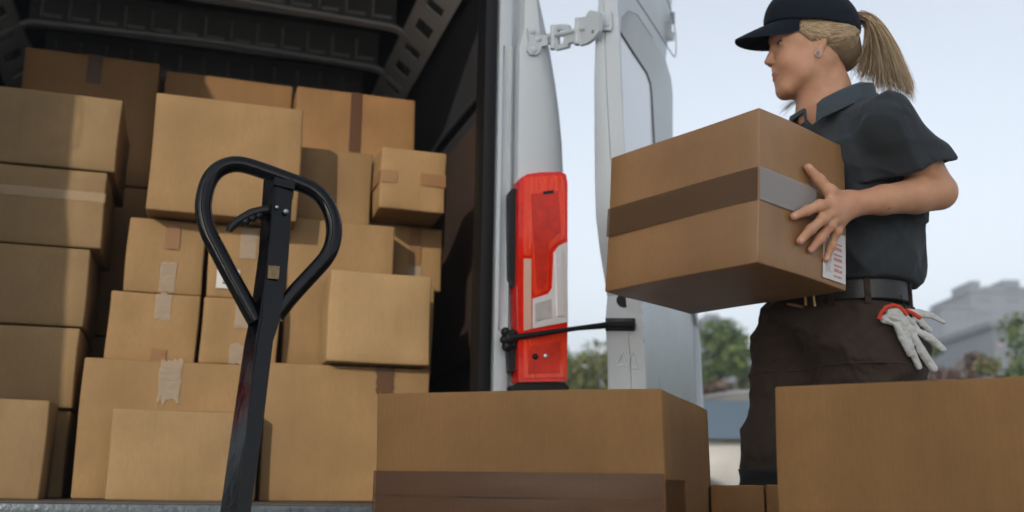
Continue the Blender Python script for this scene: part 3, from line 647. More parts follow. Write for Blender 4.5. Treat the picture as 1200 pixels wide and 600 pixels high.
# ------------------------------------------------------------------ unseen block added behind the photographer to keep sun off the foreground
SH = Vector((-math.sin(SUN_AZ), -math.cos(SUN_AZ), 0)); SP = Vector((SH.y*-1, SH.x, 0)) * -1
SP = Vector((math.cos(SUN_AZ), -math.sin(SUN_AZ), 0))
def add_sun_blocker():
    o = empty('sun_blocker', tuple(SH*7), label='grey block added behind the photographer to shade the foreground', cat='building')
    ang = math.atan2(SP.y, SP.x); mx = Matrix.Translation(SH*6.0) @ Matrix.Rotation(ang, 4, 'Z')
    q = MB(); q.box(-.98, 1.0, -8, 0, 0, 5.6, .02, mx=mx); q.build('wall', mat('blocker_wall', (.22, .23, .24), .8, noise=.2, nscale=1.5, bump=.2), o)
    for k in range(1):
        q = MB(); q.box(-.5, .6, -.02, .03, 1.0, 2.6, .01, mx=mx); q.build('window', mat('dark_pane', (.03, .04, .05), .1), o)
    q = MB(); q.box(-1.0, 1.05, -8.05, .05, 5.6, 5.75, .02, mx=mx); q.build('roof', mat('roof_edge', (.15, .15, .15), .7), o)
add_sun_blocker()

# ------------------------------------------------------------------ the far side: trees, car park, hill, houses
def leaf_mat(name, c0, c1, tr=.35):
    m = bpy.data.materials.new(name); m.use_nodes = True; nt = m.node_tree; N = nt.nodes; L = nt.links; p = N['Principled BSDF']
    gi = N.new('ShaderNodeNewGeometry'); rp = N.new('ShaderNodeValToRGB'); rp.color_ramp.elements[0].color = (*c0, 1); rp.color_ramp.elements[1].color = (*c1, 1)
    L.new(gi.outputs['Random Per Island'], rp.inputs[0]); L.new(rp.outputs[0], p.inputs['Base Color']); p.inputs['Roughness'].default_value = .55
    t = N.new('ShaderNodeBsdfTranslucent'); L.new(rp.outputs[0], t.inputs[0]); mx = N.new('ShaderNodeMixShader'); mx.inputs[0].default_value = tr
    L.new(p.outputs[0], mx.inputs[1]); L.new(t.outputs[0], mx.inputs[2]); L.new(mx.outputs[0], N['Material Output'].inputs[0]); return m
LG = leaf_mat('green_leaves', (.014, .040, .010), (.12, .18, .035)); LY = leaf_mat('olive_leaves', (.05, .065, .02), (.19, .20, .06)); LB = leaf_mat('dry_leaves', (.035, .028, .022), (.19, .12, .085))
BARK = mat('bark', (.09, .065, .045), .9, noise=.4, nscale=12, bump=.5, bscale=25)
FLW = mat('pink_petals', (.45, .16, .20), .6)
def crown_mesh(name, c, r, n, leaf, seed, nclump=26):
    g = np.random.RandomState(seed); cl = []
    while len(cl) < nclump:
        d = g.normal(size=3); d /= np.linalg.norm(d); q = d*g.uniform(.35, .88)*np.array(r); 
        if c[2]+q[2] > .25: cl.append((q, g.uniform(.22, .42)*min(r)))
    k = g.randint(0, nclump, n); d = g.normal(size=(n, 3)); d /= np.linalg.norm(d, axis=1)[:, None]
    C_ = np.array([cl[i][0] for i in k])+d*np.array([cl[i][1] for i in k])[:, None]*g.uniform(.55, 1.1, (n, 1))*np.array([1, 1, .85])
    C_ += np.array(c); U = g.normal(size=(n, 3)); U /= np.linalg.norm(U, axis=1)[:, None]; V = np.cross(U, d+g.normal(size=(n, 3))*.6); V /= np.linalg.norm(V, axis=1)[:, None]+1e-9
    s = leaf*g.uniform(.6, 1.3, (n, 1)); P = np.stack([C_-U*s, C_-V*s*.5, C_+U*s, C_+V*s*.5], 1).reshape(-1, 3); P[:, 2] = np.maximum(P[:, 2], .02)
    me = bpy.data.meshes.new(name); me.vertices.add(4*n); me.vertices.foreach_set('co', P.astype(np.float32).ravel()); me.loops.add(4*n); me.loops.foreach_set('vertex_index', np.arange(4*n, dtype=np.int32))
    me.polygons.add(n); me.polygons.foreach_set('loop_start', np.arange(0, 4*n, 4, dtype=np.int32)); me.update(calc_edges=True); return me
def tree(px, ytop, d, w, mt, label, seed, n=5200, flowers=0, zc=.55, name='tree'):
    top = at(px, ytop, d); H = float(top[2]); x, y = float(top[0]), float(top[1])
    o = empty(name, (x, y, 0), label=label, cat=name.replace('_', ' '), group='trees and bushes along the car park')
    g = random.Random(seed); q = MB(); zt = H*.55
    q.tube([(x, y, -.05), (x+.03, y, zt*.5), (x-.02, y+.02, zt)], [.09, .07, .05], 8); t_ = q.build('trunk', BARK, o)
    q = MB()
    for k in range(7):
        a = g.uniform(0, 6.28); q.tube([(x, y, zt*(.45+.07*k)), (x+math.cos(a)*w*.35, y+math.sin(a)*w*.35, zt*(.45+.07*k)+H*.18), (x+math.cos(a)*w*.62, y+math.sin(a)*w*.62, min(H*.85, zt*(.45+.07*k)+H*.30))], [.035, .022, .01], 6)
    q.build('limbs', BARK, t_)
    cz = H*zc; me = crown_mesh('crown', (x, y, cz), (w, w, H-cz), n, .055*d/16, seed); link('crown', me, mt, o, smooth=False)
    if flowers:
        me = crown_mesh('blossom', (x, y, cz*1.05), (w*1.0, w*1.0, H-cz), flowers, .028, seed+9); link('blossom', me, FLW, o, smooth=False)
for a in [(664, 350, 18, 1.0, LG, 'green tree with a tall tip seen between the tail light and the open door', 1, 6000),
          (704, 398, 17, .9, LY, 'lighter olive bush beside the door edge, right of the tall tipped tree', 2, 5000),
          (742, 392, 19, 1.3, LG, 'tree hidden behind the open rear door', 3, 4000), (786, 400, 20, 1.3, LG, 'tree behind the lower part of the open rear door', 4, 4000),
          (846, 376, 19, .95, LG, 'round green tree between the open door and the woman', 5, 6500), (892, 402, 20, 1.2, LG, 'tree behind the legs of the woman, nearest the round green tree', 6, 4000),
          (950, 398, 19, 1.2, LY, 'bush behind the hips of the woman', 7, 4000), (1010, 392, 18, 1.1, LG, 'green bush behind the woman, just before the gloves', 8, 4000)]: tree(*a)
tree(1068, 376, 20, .8, LG, 'green bush peeping out between the work gloves', 9, 4500)
tree(1100, 398, 15, .80, LB, 'brownish bush with dry pink blossom right of the work gloves', 10, 6500, 160, name='bush')
tree(1134, 404, 14.5, .55, LB, 'second brownish bush, touching the bright green one', 11, 4500, 120, name='bush')
tree(1160, 386, 13.5, .55, LY, 'bright green bush at the right side of the picture', 12, 5500, 20, name='bush')
tree(1196, 372, 14, .75, LG, 'tall green bush at the right edge of the picture', 13, 6500, 60, name='bush')
tree(1260, 380, 14, .9, LG, 'bush outside the right edge of the picture', 14, 4000)
tree(836, 428, 15, .55, LB, 'low dry shrub in front of the round green tree', 15, 2500, 40, name='shrub'); tree(866, 436, 15, .5, LY, 'low olive shrub beside the thigh of the woman', 16, 2500, 20, name='shrub')
# hill with a block of houses on it
HILL = mat('hill_scrub', (.05, .06, .06), .9, noise=.5, nscale=.25, bump=.3, bscale=2)
q = MB(); g_ = random.Random(5); rows = []
prof = [(600, 545), (700, 520), (800, 470), (823, 430), (845, 420), (857, 428), (900, 450), (980, 430), (1050, 400), (1092, 366), (1099, 357), (1110, 358), (1125, 354), (1137, 350), (1160, 350), (1200, 352), (1280, 350), (1380, 380), (1500, 450), (1650, 520)]
for f, dd in ((0, -30), (.45, -18), (.8, -8), (1.0, 0), (.95, 15), (.6, 40), (0, 80)):
    row = []
    for x_, y_ in prof:
        t_ = at(x_, y_, 150); dirv = Vector((t_[0], t_[1], 0)).normalized(); row.append((t_[0]+dirv.x*dd, t_[1]+dirv.y*dd, t_[2]*f-.05+g_.uniform(-.4, .4)*(0 < f < 1)))
    rows.append(row)
q.loft(rows, closed=False); tag(q.build('hill', HILL, None, 60), kind='structure')
CONC = mat('backlit_concrete', (.10, .115, .13), .85, noise=.15, nscale=.6); WIN = mat('far_window', (.07, .085, .10), .5)  # house walls darkened in colour to stand in for backlight
def block(px0, px1, ytop, ybot, d, label, floors, cols, steps=()):
    a = at(px0, ytop, d); b = at(px1, ytop, d); zb = float(at(px0, ybot, d)[2]); z1_ = float(a[2]); L_ = math.hypot(b[0]-a[0], b[1]-a[1]); ang = math.atan2(b[1]-a[1], b[0]-a[0])
    mx = Matrix.Translation((a[0], a[1], 0)) @ Matrix.Rotation(ang, 4, 'Z'); o = empty('house', (float(a[0]), float(a[1]), zb), label=label, cat='building', group='buildings on the far hill')
    q = MB(); q.box(0, L_, 0, 12, zb-3, z1_, .05, mx=mx); q.build('wall', CONC, o)
    q = MB(); q.box(-.3, L_+.3, -.3, 12.3, z1_, z1_+.35, .03, mx=mx); rf = q.build('roof', CONC, o)
    for s0, s1, h_ in steps:
        q = MB(); q.box(L_*s0, L_*s1, 2, 8, z1_+.36, z1_+.36+h_, .04, mx=mx); q.build('roof_room', CONC, rf)
    H_ = (z1_-zb)/floors
    for i in range(floors):
        for j in range(cols):
            q = MB(); x0_ = L_*(j+.25)/cols; q.box(x0_, x0_+L_*.45/cols, -.08, .05, zb+H_*(i+.3), zb+H_*(i+.75), mx=mx); q.build('window', WIN, o, smooth=False)
block(1137, 1300, 343, 392, 130, 'long grey block on the hill at the right edge, its roof stepped', 3, 5, ((.06, .13, 1.6), (.16, .60, .9), (.30, .42, 1.8)))
block(1104, 1140, 362, 400, 128, 'low grey house on the hill slope, left of the long block', 2, 3)
block(1163, 1186, 384, 402, 60, 'small pale blue house between the hill and the bushes', 1, 2)
block(822, 857, 376, 420, 130, 'grey house with a small tower between the open door and the woman', 3, 4, ((.25, .7, .9),))
# parked car, seen through the gap between the open door and the woman
CARP = mat('beige_car_paint', (.085, .08, .07), .35, coat=.25); GL = mat('car_glass', (.03, .06, .09), .04, spec=.9)
def car(cx, cy, ang, label):
    o = empty('parked_car', (cx, cy, 0), ang, label=label, cat='car'); mx = Matrix.Translation((cx, cy, 0)) @ Matrix.Rotation(ang, 4, 'Z')
    def T(p): return mx @ Vector(p)
    st = [(-2.15, .45, .62, .62, .60), (-2.08, .35, .80, .70, .66), (-1.7, .30, .92, .82, .74), (-1.0, .28, .97, .86, .80), (0, .26, .99, .86, .82), (.9, .28, .98, .86, .80), (1.6, .30, .96, .84, .76), (2.05, .36, .90, .76, .68), (2.12, .5, .70, .68, .62)]
    q = MB(); q.loft([[T((x, -w, z0)), T((x, -w*1.02, (z0+z1)/2)), T((x, -w2*1.0, z1)), T((x, -w2*.6, z1+.05)), T((x, w2*.6, z1+.05)), T((x, w2, z1)), T((x, w*1.02, (z0+z1)/2)), T((x, w, z0))] for x, z0, z1, w, w2 in st]); q.build('body', CARP, o, 40)
    st = [(-1.25, 1.0, .74), (-.70, 1.38, .60), (-.35, 1.44, .58), (.6, 1.45, .58), (1.15, 1.38, .60), (1.75, 1.02, .72)]
    q = MB(); q.loft([[T((x, -.76, .96)), T((x, -w*1.12, .5*(z+.96))), T((x, -w, z-.03)), T((x, -w*.8, z)), T((x, w*.8, z)), T((x, w, z-.03)), T((x, w*1.12, .5*(z+.96))), T((x, .76, .96))] for x, z, w in st]); cb = q.build('cabin', CARP, o, 40)
    for s in (-1, 1):
        for a, b in ((-.95, -.02), (.06, .95)):
            za = 1.33 if a > -.5 else 1.10; zb_ = 1.33 if b < 1 else 1.25
            q = MB(); f_ = lambda x, z: T((x, s*(.775-.30*(z-1.0)), z)); q.prism([f_(a, 1.03), f_(b, 1.03), f_(b-.02, zb_), f_(a+(.35 if a < -.5 else .02), 1.34)], (mx.to_3x3() @ Vector((0, s*.012, 0)))); q.build('side_window', GL, cb, smooth=False)
        q = MB(); q.box(-1.06, -.92, s*.80-.06, s*.80+.06, 1.0, 1.12, .03, mx=mx); q.build('mirror', CARP, o)
        q = MB(); q.box(-2.14, -1.95, s*.52-.14, s*.52+.14, .62, .76, .03, mx=mx); q.build('headlight', mat('lamp_glass', (.6, .62, .65), .1), o)
    q = MB(); q.prism([T((-1.22, -.62, 1.06)), T((-1.22, .62, 1.06)), T((-.74, .52, 1.37)), T((-.74, -.52, 1.37))], mx.to_3x3() @ Vector((-.012, 0, .012))); q.build('windscreen', GL, cb, smooth=False)
    q = MB(); q.prism([T((1.70, -.6, 1.08)), T((1.70, .6, 1.08)), T((1.2, .52, 1.36)), T((1.2, -.52, 1.36))], mx.to_3x3() @ Vector((.012, 0, .012))); q.build('rear_window', GL, cb, smooth=False)
    for x in (-1.35, 1.35):
        for s in (-1, 1):
            q = MB(); q.tube([T((x, s*.62, .31)), T((x, s*.84, .31))], .31, 28); w_ = q.build('wheel', RUBBER, o); q = MB(); q.tube([T((x, s*.83, .31)), T((x, s*.85, .31))], .20, 20); q.build('rim', ALU, w_)
c0 = at(912, 500, 8.7); car(float(c0[0]), float(c0[1]), R_(-28), 'beige parked car with blue reflecting windows, left of the woman')
c1 = at(1040, 520, 13.0); car(float(c1[0]), float(c1[1]), R_(-17-14), 'parked car hidden behind the woman')

hz_ = MB(); hz_.box(-260, 330, -60, 420, -1.0, 60); ho = hz_.build('haze', None, None, smooth=False)
hm_ = bpy.data.materials.new('haze'); hm_.use_nodes = True; nt = hm_.node_tree; nt.nodes.remove(nt.nodes['Principled BSDF'])
pv = nt.nodes.new('ShaderNodeVolumePrincipled'); pv.inputs['Color'].default_value = (.80, .88, 1.0, 1); pv.inputs['Density'].default_value = .0035
nt.links.new(pv.outputs[0], nt.nodes['Material Output'].inputs['Volume']); ho.data.materials.append(hm_); tag(ho, kind='stuff')
# ------------------------------------------------------------------ smooth implicit shapes -> one continuous mesh (surface nets)
class Field:
    def __init__(s, lo, hi, h):
        s.h = h; s.lo = np.array(lo, float); n = np.ceil((np.array(hi)-s.lo)/h).astype(int)+1
        s.n = n; s.v = np.full(tuple(n), .5, np.float32)
    def sub(s, lo, hi):
        a = np.clip(np.floor((np.array(lo)-s.lo)/s.h).astype(int), 0, s.n-1); b = np.clip(np.ceil((np.array(hi)-s.lo)/s.h).astype(int)+1, 1, s.n)
        if np.any(b <= a): return None, None
        g = np.meshgrid(*[s.lo[i]+s.h*np.arange(a[i], b[i]) for i in range(3)], indexing='ij')
        return tuple(slice(a[i], b[i]) for i in range(3)), np.stack(g, -1).astype(np.float32)
    def op(s, fn, lo, hi, k=.01, mode='u', pad=None):
        pad = pad if pad is not None else k*1.5+.02
        sl, P = s.sub(np.array(lo)-pad, np.array(hi)+pad)
        if sl is None: return s
        d = fn(P).astype(np.float32); a = s.v[sl]
        if mode == 'u':
            hh = np.clip(.5+.5*(a-d)/k, 0, 1); s.v[sl] = a*(1-hh)+d*hh-k*hh*(1-hh)
        elif mode == 's':     # subtract d
            d = -d; hh = np.clip(.5-.5*(a-d)/k, 0, 1); s.v[sl] = a*(1-hh)+d*hh+k*hh*(1-hh)
        elif mode == 'i':
            hh = np.clip(.5-.5*(a-d)/k, 0, 1); s.v[sl] = a*(1-hh)+d*hh+k*hh*(1-hh)
        return s
    def ell(s, c, r, R=None, k=.01, mode='u'):
        c = np.array(c, float); r = np.array(r, float); R = np.eye(3) if R is None else np.array(R, float)   # rows of R: local axes
        m = r.max()
        def f(P):
            q = (P-c)@R.T; n0 = np.sqrt(((q/r)**2).sum(-1)); n1 = np.sqrt(((q/r**2)**2).sum(-1))+1e-6; return n0*(n0-1)/n1
        return s.op(f, c-m, c+m, k, mode)
    def cap(s, a, b, ra, rb, k=.01, mode='u'):
        a = np.array(a, float); b = np.array(b, float); ab = b-a; L2 = ab@ab+1e-9; m = max(ra, rb)
        def f(P):
            q = P-a; t = np.clip(q@ab/L2, 0, 1); return np.sqrt(((q-t[..., None]*ab)**2).sum(-1))-(ra+(rb-ra)*t)
        return s.op(f, np.minimum(a, b)-m, np.maximum(a, b)+m, k, mode)
    def chain(s, pts, rad, k=.01, mode='u'):
        for i in range(len(pts)-1): s.cap(pts[i], pts[i+1], rad[i], rad[i+1], k, mode)
        return s
    def ecap(s, a, b, ra, rb, U, V, k=.01, mode='u', endr=None):
        a = np.array(a, float); b = np.array(b, float); ab = b-a; L2 = ab@ab; U = np.array(U, float); V = np.array(V, float); W_ = np.cross(U, V)
        m = max(*ra, *rb); er = endr or min(*ra, *rb)
        def f(P):
            q = P-a; t = np.clip(q@ab/L2, 0, 1); q = q-t[..., None]*ab
            ru = ra[0]+(rb[0]-ra[0])*t; rv = ra[1]+(rb[1]-ra[1])*t
            u = q@U; v = q@V; w = q@(ab/math.sqrt(L2)); n0 = np.sqrt((u/ru)**2+(v/rv)**2+(w/er)**2); n1 = np.sqrt((u/ru**2)**2+(v/rv**2)**2+(w/er**2)**2)+1e-6
            return n0*(n0-1)/n1
        return s.op(f, np.minimum(a, b)-m, np.maximum(a, b)+m, k, mode)
    def mesh(s):
        v = s.v; v[0], v[-1], v[:, 0], v[:, -1], v[:, :, 0], v[:, :, -1] = [np.maximum(x, .002) for x in (v[0], v[-1], v[:, 0], v[:, -1], v[:, :, 0], v[:, :, -1])]
        ins = v < 0; nx, ny, nz = v.shape
        cnt = np.zeros((nx-1, ny-1, nz-1), np.int8); offs = [(i, j, k) for i in (0, 1) for j in (0, 1) for k in (0, 1)]
        for i, j, k in offs: cnt += ins[i:nx-1+i, j:ny-1+j, k:nz-1+k]
        cells = np.argwhere((cnt > 0) & (cnt < 8)); idx = np.full(cnt.shape, -1, np.int32); idx[tuple(cells.T)] = np.arange(len(cells))
        cv = np.stack([v[cells[:, 0]+i, cells[:, 1]+j, cells[:, 2]+k] for i, j, k in offs], 1)
        acc = np.zeros((len(cells), 3)); num = np.zeros(len(cells)); O = np.array(offs, float)
        for p in range(8):
            for q in range(p+1, 8):
                if abs(O[p]-O[q]).sum() != 1: continue
                a, b = cv[:, p], cv[:, q]; m = (a < 0) != (b < 0); t = np.where(m, a/(a-b+1e-12), 0)
                acc += m[:, None]*(O[p]+(O[q]-O[p])*t[:, None]); num += m
        pos = s.lo+s.h*(cells+acc/num[:, None]); quads = []
        for ax in range(3):
            o1, o2 = [(1, 2), (2, 0), (0, 1)][ax]; sl0 = [slice(None)]*3; sl1 = [slice(None)]*3; sl0[ax] = slice(0, -1); sl1[ax] = slice(1, None)
            A = ins[tuple(sl0)]; Bq = ins[tuple(sl1)]; E_ = np.argwhere(A != Bq); ok = (E_[:, o1] > 0) & (E_[:, o2] > 0) & (E_[:, o1] < v.shape[o1]-1) & (E_[:, o2] < v.shape[o2]-1); E_ = E_[ok]
            fl = A[tuple(E_.T)]; c = []
            for d1, d2 in ((0, 0), (-1, 0), (-1, -1), (0, -1)):
                e = E_.copy(); e[:, o1] += d1; e[:, o2] += d2; c.append(idx[tuple(e.T)])
            c = np.stack(c, 1); c[~fl] = c[~fl][:, ::-1]; quads.append(c)
        F = np.concatenate(quads); F = F[(F >= 0).all(1)]
        return pos, F
def np_mesh(name, parts):
    V = []; Fs = []; o_ = 0
    for p, f in parts: V.append(p); Fs.append(f+o_); o_ += len(p)
    V = np.concatenate(V); Fc = np.concatenate(Fs)
    me = bpy.data.meshes.new(name); me.vertices.add(len(V)); me.vertices.foreach_set('co', V.astype(np.float32).ravel())
    k = Fc.shape[1]; me.loops.add(len(Fc)*k); me.loops.foreach_set('vertex_index', Fc.ravel().astype(np.int32)); me.polygons.add(len(Fc))
    me.polygons.foreach_set('loop_start', np.arange(0, len(Fc)*k, k, dtype=np.int32)); me.update(calc_edges=True); me.validate()
    return me
def relax(P, F, it=2, lam=.5):
    """light Laplacian smoothing of a quad mesh"""
    for _ in range(it):
        s = np.zeros_like(P); c = np.zeros(len(P))
        for j in range(4):
            a = F[:, j]; b = F[:, (j+1) % 4]
            for k in range(3): s[:, k] += np.bincount(a, P[b, k], len(P))+np.bincount(b, P[a, k], len(P))
            c += np.bincount(a, minlength=len(P))+np.bincount(b, minlength=len(P))
        P = P+lam*(s/np.maximum(c, 1)[:, None]-P)
    return P

# ------------------------------------------------------------------ the woman
a_ = R_(68); TF = -math.sin(a_)*RH-math.cos(a_)*WH; TL = math.cos(a_)*RH-math.sin(a_)*WH; UZ = np.array([0, 0, 1.0])
P0 = at(980, 398, 2.08); P1 = at(991, 345, 2.08); P2 = at(1000, 262, 2.085); P3 = at(1004, 190, 2.07); P4 = at(988, 122, 2.06)
HBm = Matrix.Translation(HB_O) @ (Matrix.Rotation(HB_R[2], 4, 'Z') @ Matrix.Rotation(HB_R[1], 4, 'Y') @ Matrix.Rotation(HB_R[0], 4, 'X'))
HX = np.array(HBm.to_3x3() @ Vector((1, 0, 0))); HY = np.array(HBm.to_3x3() @ Vector((0, 1, 0))); HZ = np.array(HBm.to_3x3() @ Vector((0, 0, 1))); HN = np.array(HB_O)
def hf(x, y, lift): return onPlane(x, y, HN-HY*lift, HY)       # on the near side face of the carried box, lifted off it
SHL = at(1040, 134, 1.90); ELB = at(1101, 226, 1.93); WRI = hf(998, 239, .034)
fore = WRI-ELB
FING = [
 [(988, 233, .026, .013), (973, 225, .027, .0120), (960, 211, .017, .0098), (947, 196.5, .010, .0080)],
 [(975, 239, .029, .0112), (960, 241, .028, .0098), (945, 247, .018, .0085), (930.5, 253.5, .0085, .0072)],
 [(977, 247, .030, .0112), (964, 257, .028, .0098), (950, 269, .018, .0085), (937.5, 282.5, .0085, .0072)],
 [(980, 254, .030, .0112), (972, 265, .026, .0094), (960.5, 280, .016, .0082), (950.5, 292.5, .0080, .0070)],
 [(985, 259, .028, .0105), (980, 271, .024, .0086), (974, 288, .014, .0074), (968.5, 303.5, .0075, .0062)]]
def arm(F_, sh, el, wr, fing, hy):
    """hy: unit vector out of the box face under the palm"""
    F_.chain([sh-UZ*.012, sh*.5+el*.5, el*.96+sh*.04], [.041, .039, .032], .010)
    F_.chain([el, el*.72+wr*.28, el*.35+wr*.65, wr], [.0325, .0325, .0265, .0215], .010)
    pl = [np.array(f[0][:3]) for f in fing]; ax = (pl[2]-wr)/np.linalg.norm(pl[2]-wr); cr = np.cross(hy, ax); cr /= np.linalg.norm(cr)
    mid = (pl[1]+pl[2]+pl[3])/3
    F_.ecap(wr, mid, (.0215, .018), (.026, .0135), cr, hy, .018)
    for f in fing:
        p = [np.array(q[:3]) for q in f]; r = [q[3] for q in f]
        F_.cap(wr*.6+p[0]*.4, p[0], .013, r[0], .012)
        F_.chain(p, r, .0045)
        F_.ell(p[1]+hy*.002, np.array([1, 1, 1])*r[1]*1.02, None, .005); F_.ell(p[2]+hy*.001, np.array([1, 1, 1])*r[2]*1.05, None, .004)
def pts_of(fing): return np.array([q[:3] for f in fing for q in f])
FL = [[(*hf(x, y, l), r) for x, y, l, r in f] for f in FING]
AF = Field(np.minimum(np.minimum(SHL, ELB), pts_of(FL).min(0))-.07, np.maximum(np.maximum(SHL, ELB), pts_of(FL).max(0))+.07, .0023)
arm(AF, SHL, ELB, WRI, FL, -HY); la = AF.mesh(); la = (relax(*la, 1, .35), la[1])
# right arm: mirrored onto the far side of the box
cmid = HN+HY*HB_S[1]/2
def mir(p): return p-HY*2*((p-cmid)@HY)
FR = [[(*(mir(np.array(q[:3]))+HZ*-.03), q[3]) for q in f] for f in FL]
tc_ = P3
SHR = SHL-TL*2*((SHL-tc_)@TL)+UZ*-.02; WRR = mir(WRI)-HZ*.03; ELR = SHR+np.array([0, 0, -.19])+(WRR-SHR)*.28-TL*.05
BF = Field(np.minimum(np.minimum(SHR, ELR), pts_of(FR).min(0))-.07, np.maximum(np.maximum(SHR, ELR), pts_of(FR).max(0))+.07, .0035)
arm(BF, SHR, ELR, WRR, FR, HY); ra_ = BF.mesh()
# head
hy_ = R_(91.7); hF = -math.sin(hy_)*RH-math.cos(hy_)*WH; hL = math.cos(hy_)*RH-math.sin(hy_)*WH
pt = R_(-1.2); hFx = hF*math.cos(pt)-UZ*math.sin(pt); hUx = UZ*math.cos(pt)+hF*math.sin(pt)
ro = R_(6.5); hL, hUx = hL*math.cos(ro)-hUx*math.sin(ro), hUx*math.cos(ro)+hL*math.sin(ro)
HS = .877                                 # her head is small next to the cap and box
HRm = np.stack([hFx, hL, hUx])*HS         # rows: forward, left, up
HO = np.array([1.1558, 1.6925, 1.5238])
nb_l = (P4-HO)@HRm.T/HS**2
HFd = Field((-.16, -.13, -.30), (.15, .13, .16), .0021)
h = HFd
h.ell((-.008, 0, .045), (.092, .072, .080), k=.02)
h.ell((.032, 0, -.012), (.056, .056, .085), k=.03)
h.ell((.048, 0, .035), (.042, .052, .045), k=.02)
h.cap((.020, .040, -.055), (.056, .022, -.088), .020, .016, .03); h.cap((.020, -.040, -.055), (.056, -.022, -.088), .020, .016, .03)
h.cap((-.005, .050, -.02), (.02, .040, -.058), .020, .018, .03); h.cap((-.005, -.050, -.02), (.02, -.040, -.058), .020, .018, .03)
h.ell((.060, 0, -.092), (.0165, .020, .014), k=.018)      # chin
h.ell((.050, .032, -.030), (.030, .024, .026), k=.02); h.ell((.050, -.032, -.030), (.030, .024, .026), k=.02)   # cheeks
h.ell((.064, 0, -.058), (.021, .026, .024), k=.014)       # mouth mound
for sy in (1, -1):
    h.ell((.088, sy*.030, .014), (.013, .017, .011), k=.014, mode='s')   # eye sockets
    h.ell((.0695, sy*.0305, .0135), (.0125, .0130, .0120), k=.004)          # eyeballs
    h.cap((.0795, sy*.018, .0195), (.0745, sy*.043, .0185), .0032, .0030, .004)   # upper lid fold
    h.cap((.0780, sy*.018, .0060), (.0730, sy*.042, .0070), .0025, .0022, .005)
    h.cap((.0850, sy*.012, .031), (.0770, sy*.044, .032), .006, .005, .012)       # brow ridge
h.chain([(.0845, 0, .022), (.0875, 0, .006), (.0940, 0, -.010), (.0985, 0, -.0205)], [.0066, .0058, .0062, .0074], .008)   # nose
h.ell((.0990, 0, -.0225), (.0080, .0080, .0068), k=.005)
for sy in (1, -1):
    h.ell((.0885, sy*.0098, -.0265), (.0095, .0058, .0055), k=.006); h.ell((.0935, sy*.0055, -.0320), (.0040, .0025, .0022), k=.002, mode='s')
h.cap((.0860, 0, -.038), (.0835, 0, -.047), .0045, .0050, .008)
h.cap((.0838, .000, -.0535), (.0735, .021, -.0570), .0050, .0022, .004); h.cap((.0838, 0, -.0535), (.0735, -.021, -.0570), .0050, .0022, .004)
h.cap((.0820, .000, -.0645), (.0730, .018, -.0605), .0054, .0024, .004); h.cap((.0820, 0, -.0645), (.0730, -.018, -.0605), .0054, .0024, .004)


# ears
for sy in (1, -1):
    ca, sa = math.cos(sy*.35), math.sin(sy*.35); Re = [[ca, -sa*1.0, 0], [sa, ca, 0], [0, 0, 1]]
    h.ell((-.004, sy*.071, .006), (.0140, .0055, .0185), Re, k=.006); h.ell((.000, sy*.071, -.012), (.0085, .0050, .012), Re, k=.006)
    h.ell((.000, sy*.0775, .008), (.0080, .0040, .0125), Re, k=.003, mode='s')
    h.ell((.006, sy*.076, .000), (.0045, .0050, .006), Re, k=.003, mode='s')
# neck and throat muscles
h.ecap((-.020, 0, -.030), (-.034, 0, -.125), (.054, .052), (.056, .056), (0, 1, 0), (1, 0, 0), .03)
h.ecap((-.034, 0, -.12), (nb_l[0]+.01, nb_l[1], nb_l[2]-.07), (.055, .055), (.060, .056), (0, 1, 0), (1, 0, 0), .03)
h.cap((-.018, .050, -.035), (.022, .016, -.165), .013, .012, .020); h.cap((-.018, -.050, -.035), (.022, -.016, -.165), .013, .012, .020)
hp, hfc = h.mesh(); hloc = hp.copy(); hp = HO+hp@HRm
# hidden body under the clothes keeps the figure one continuous form
TB = Field(np.minimum(P0, P4)-np.array([.4, .4, 1.1]), np.maximum(P0, P4)+np.array([.4, .4, .1]), .011)
TB.v[:] = .5
TB.ecap(P0, P1, (.12, .08), (.10, .075), TL, TF, .02); TB.ecap(P1, P3, (.10, .075), (.115, .08), TL, TF, .02); TB.ell(P3+UZ*.03, (.09, .07, .05), None, .02)
TB.cap(SHL-UZ*.02, P4-UZ*.09, .028, .03, .03); TB.cap(SHR-UZ*.02, P4-UZ*.09, .028, .03, .03)
HIR = at(938, 415, 2.15); KNR = at(906, 590, 2.13); HIL = at(1012, 415, 2.00); KNL = at(1012, 600, 2.03)
KNR[2] = .50; KNL[2] = .50
ANR = KNR+np.array([0, 0, -.41])-TF*.05; ANL = KNL+np.array([0, 0, -.41])-TF*.05
for a, b, c in ((HIR, KNR, ANR), (HIL, KNL, ANL)): TB.chain([a, b, c], [.07, .048, .034], .04)
tb = TB.mesh()
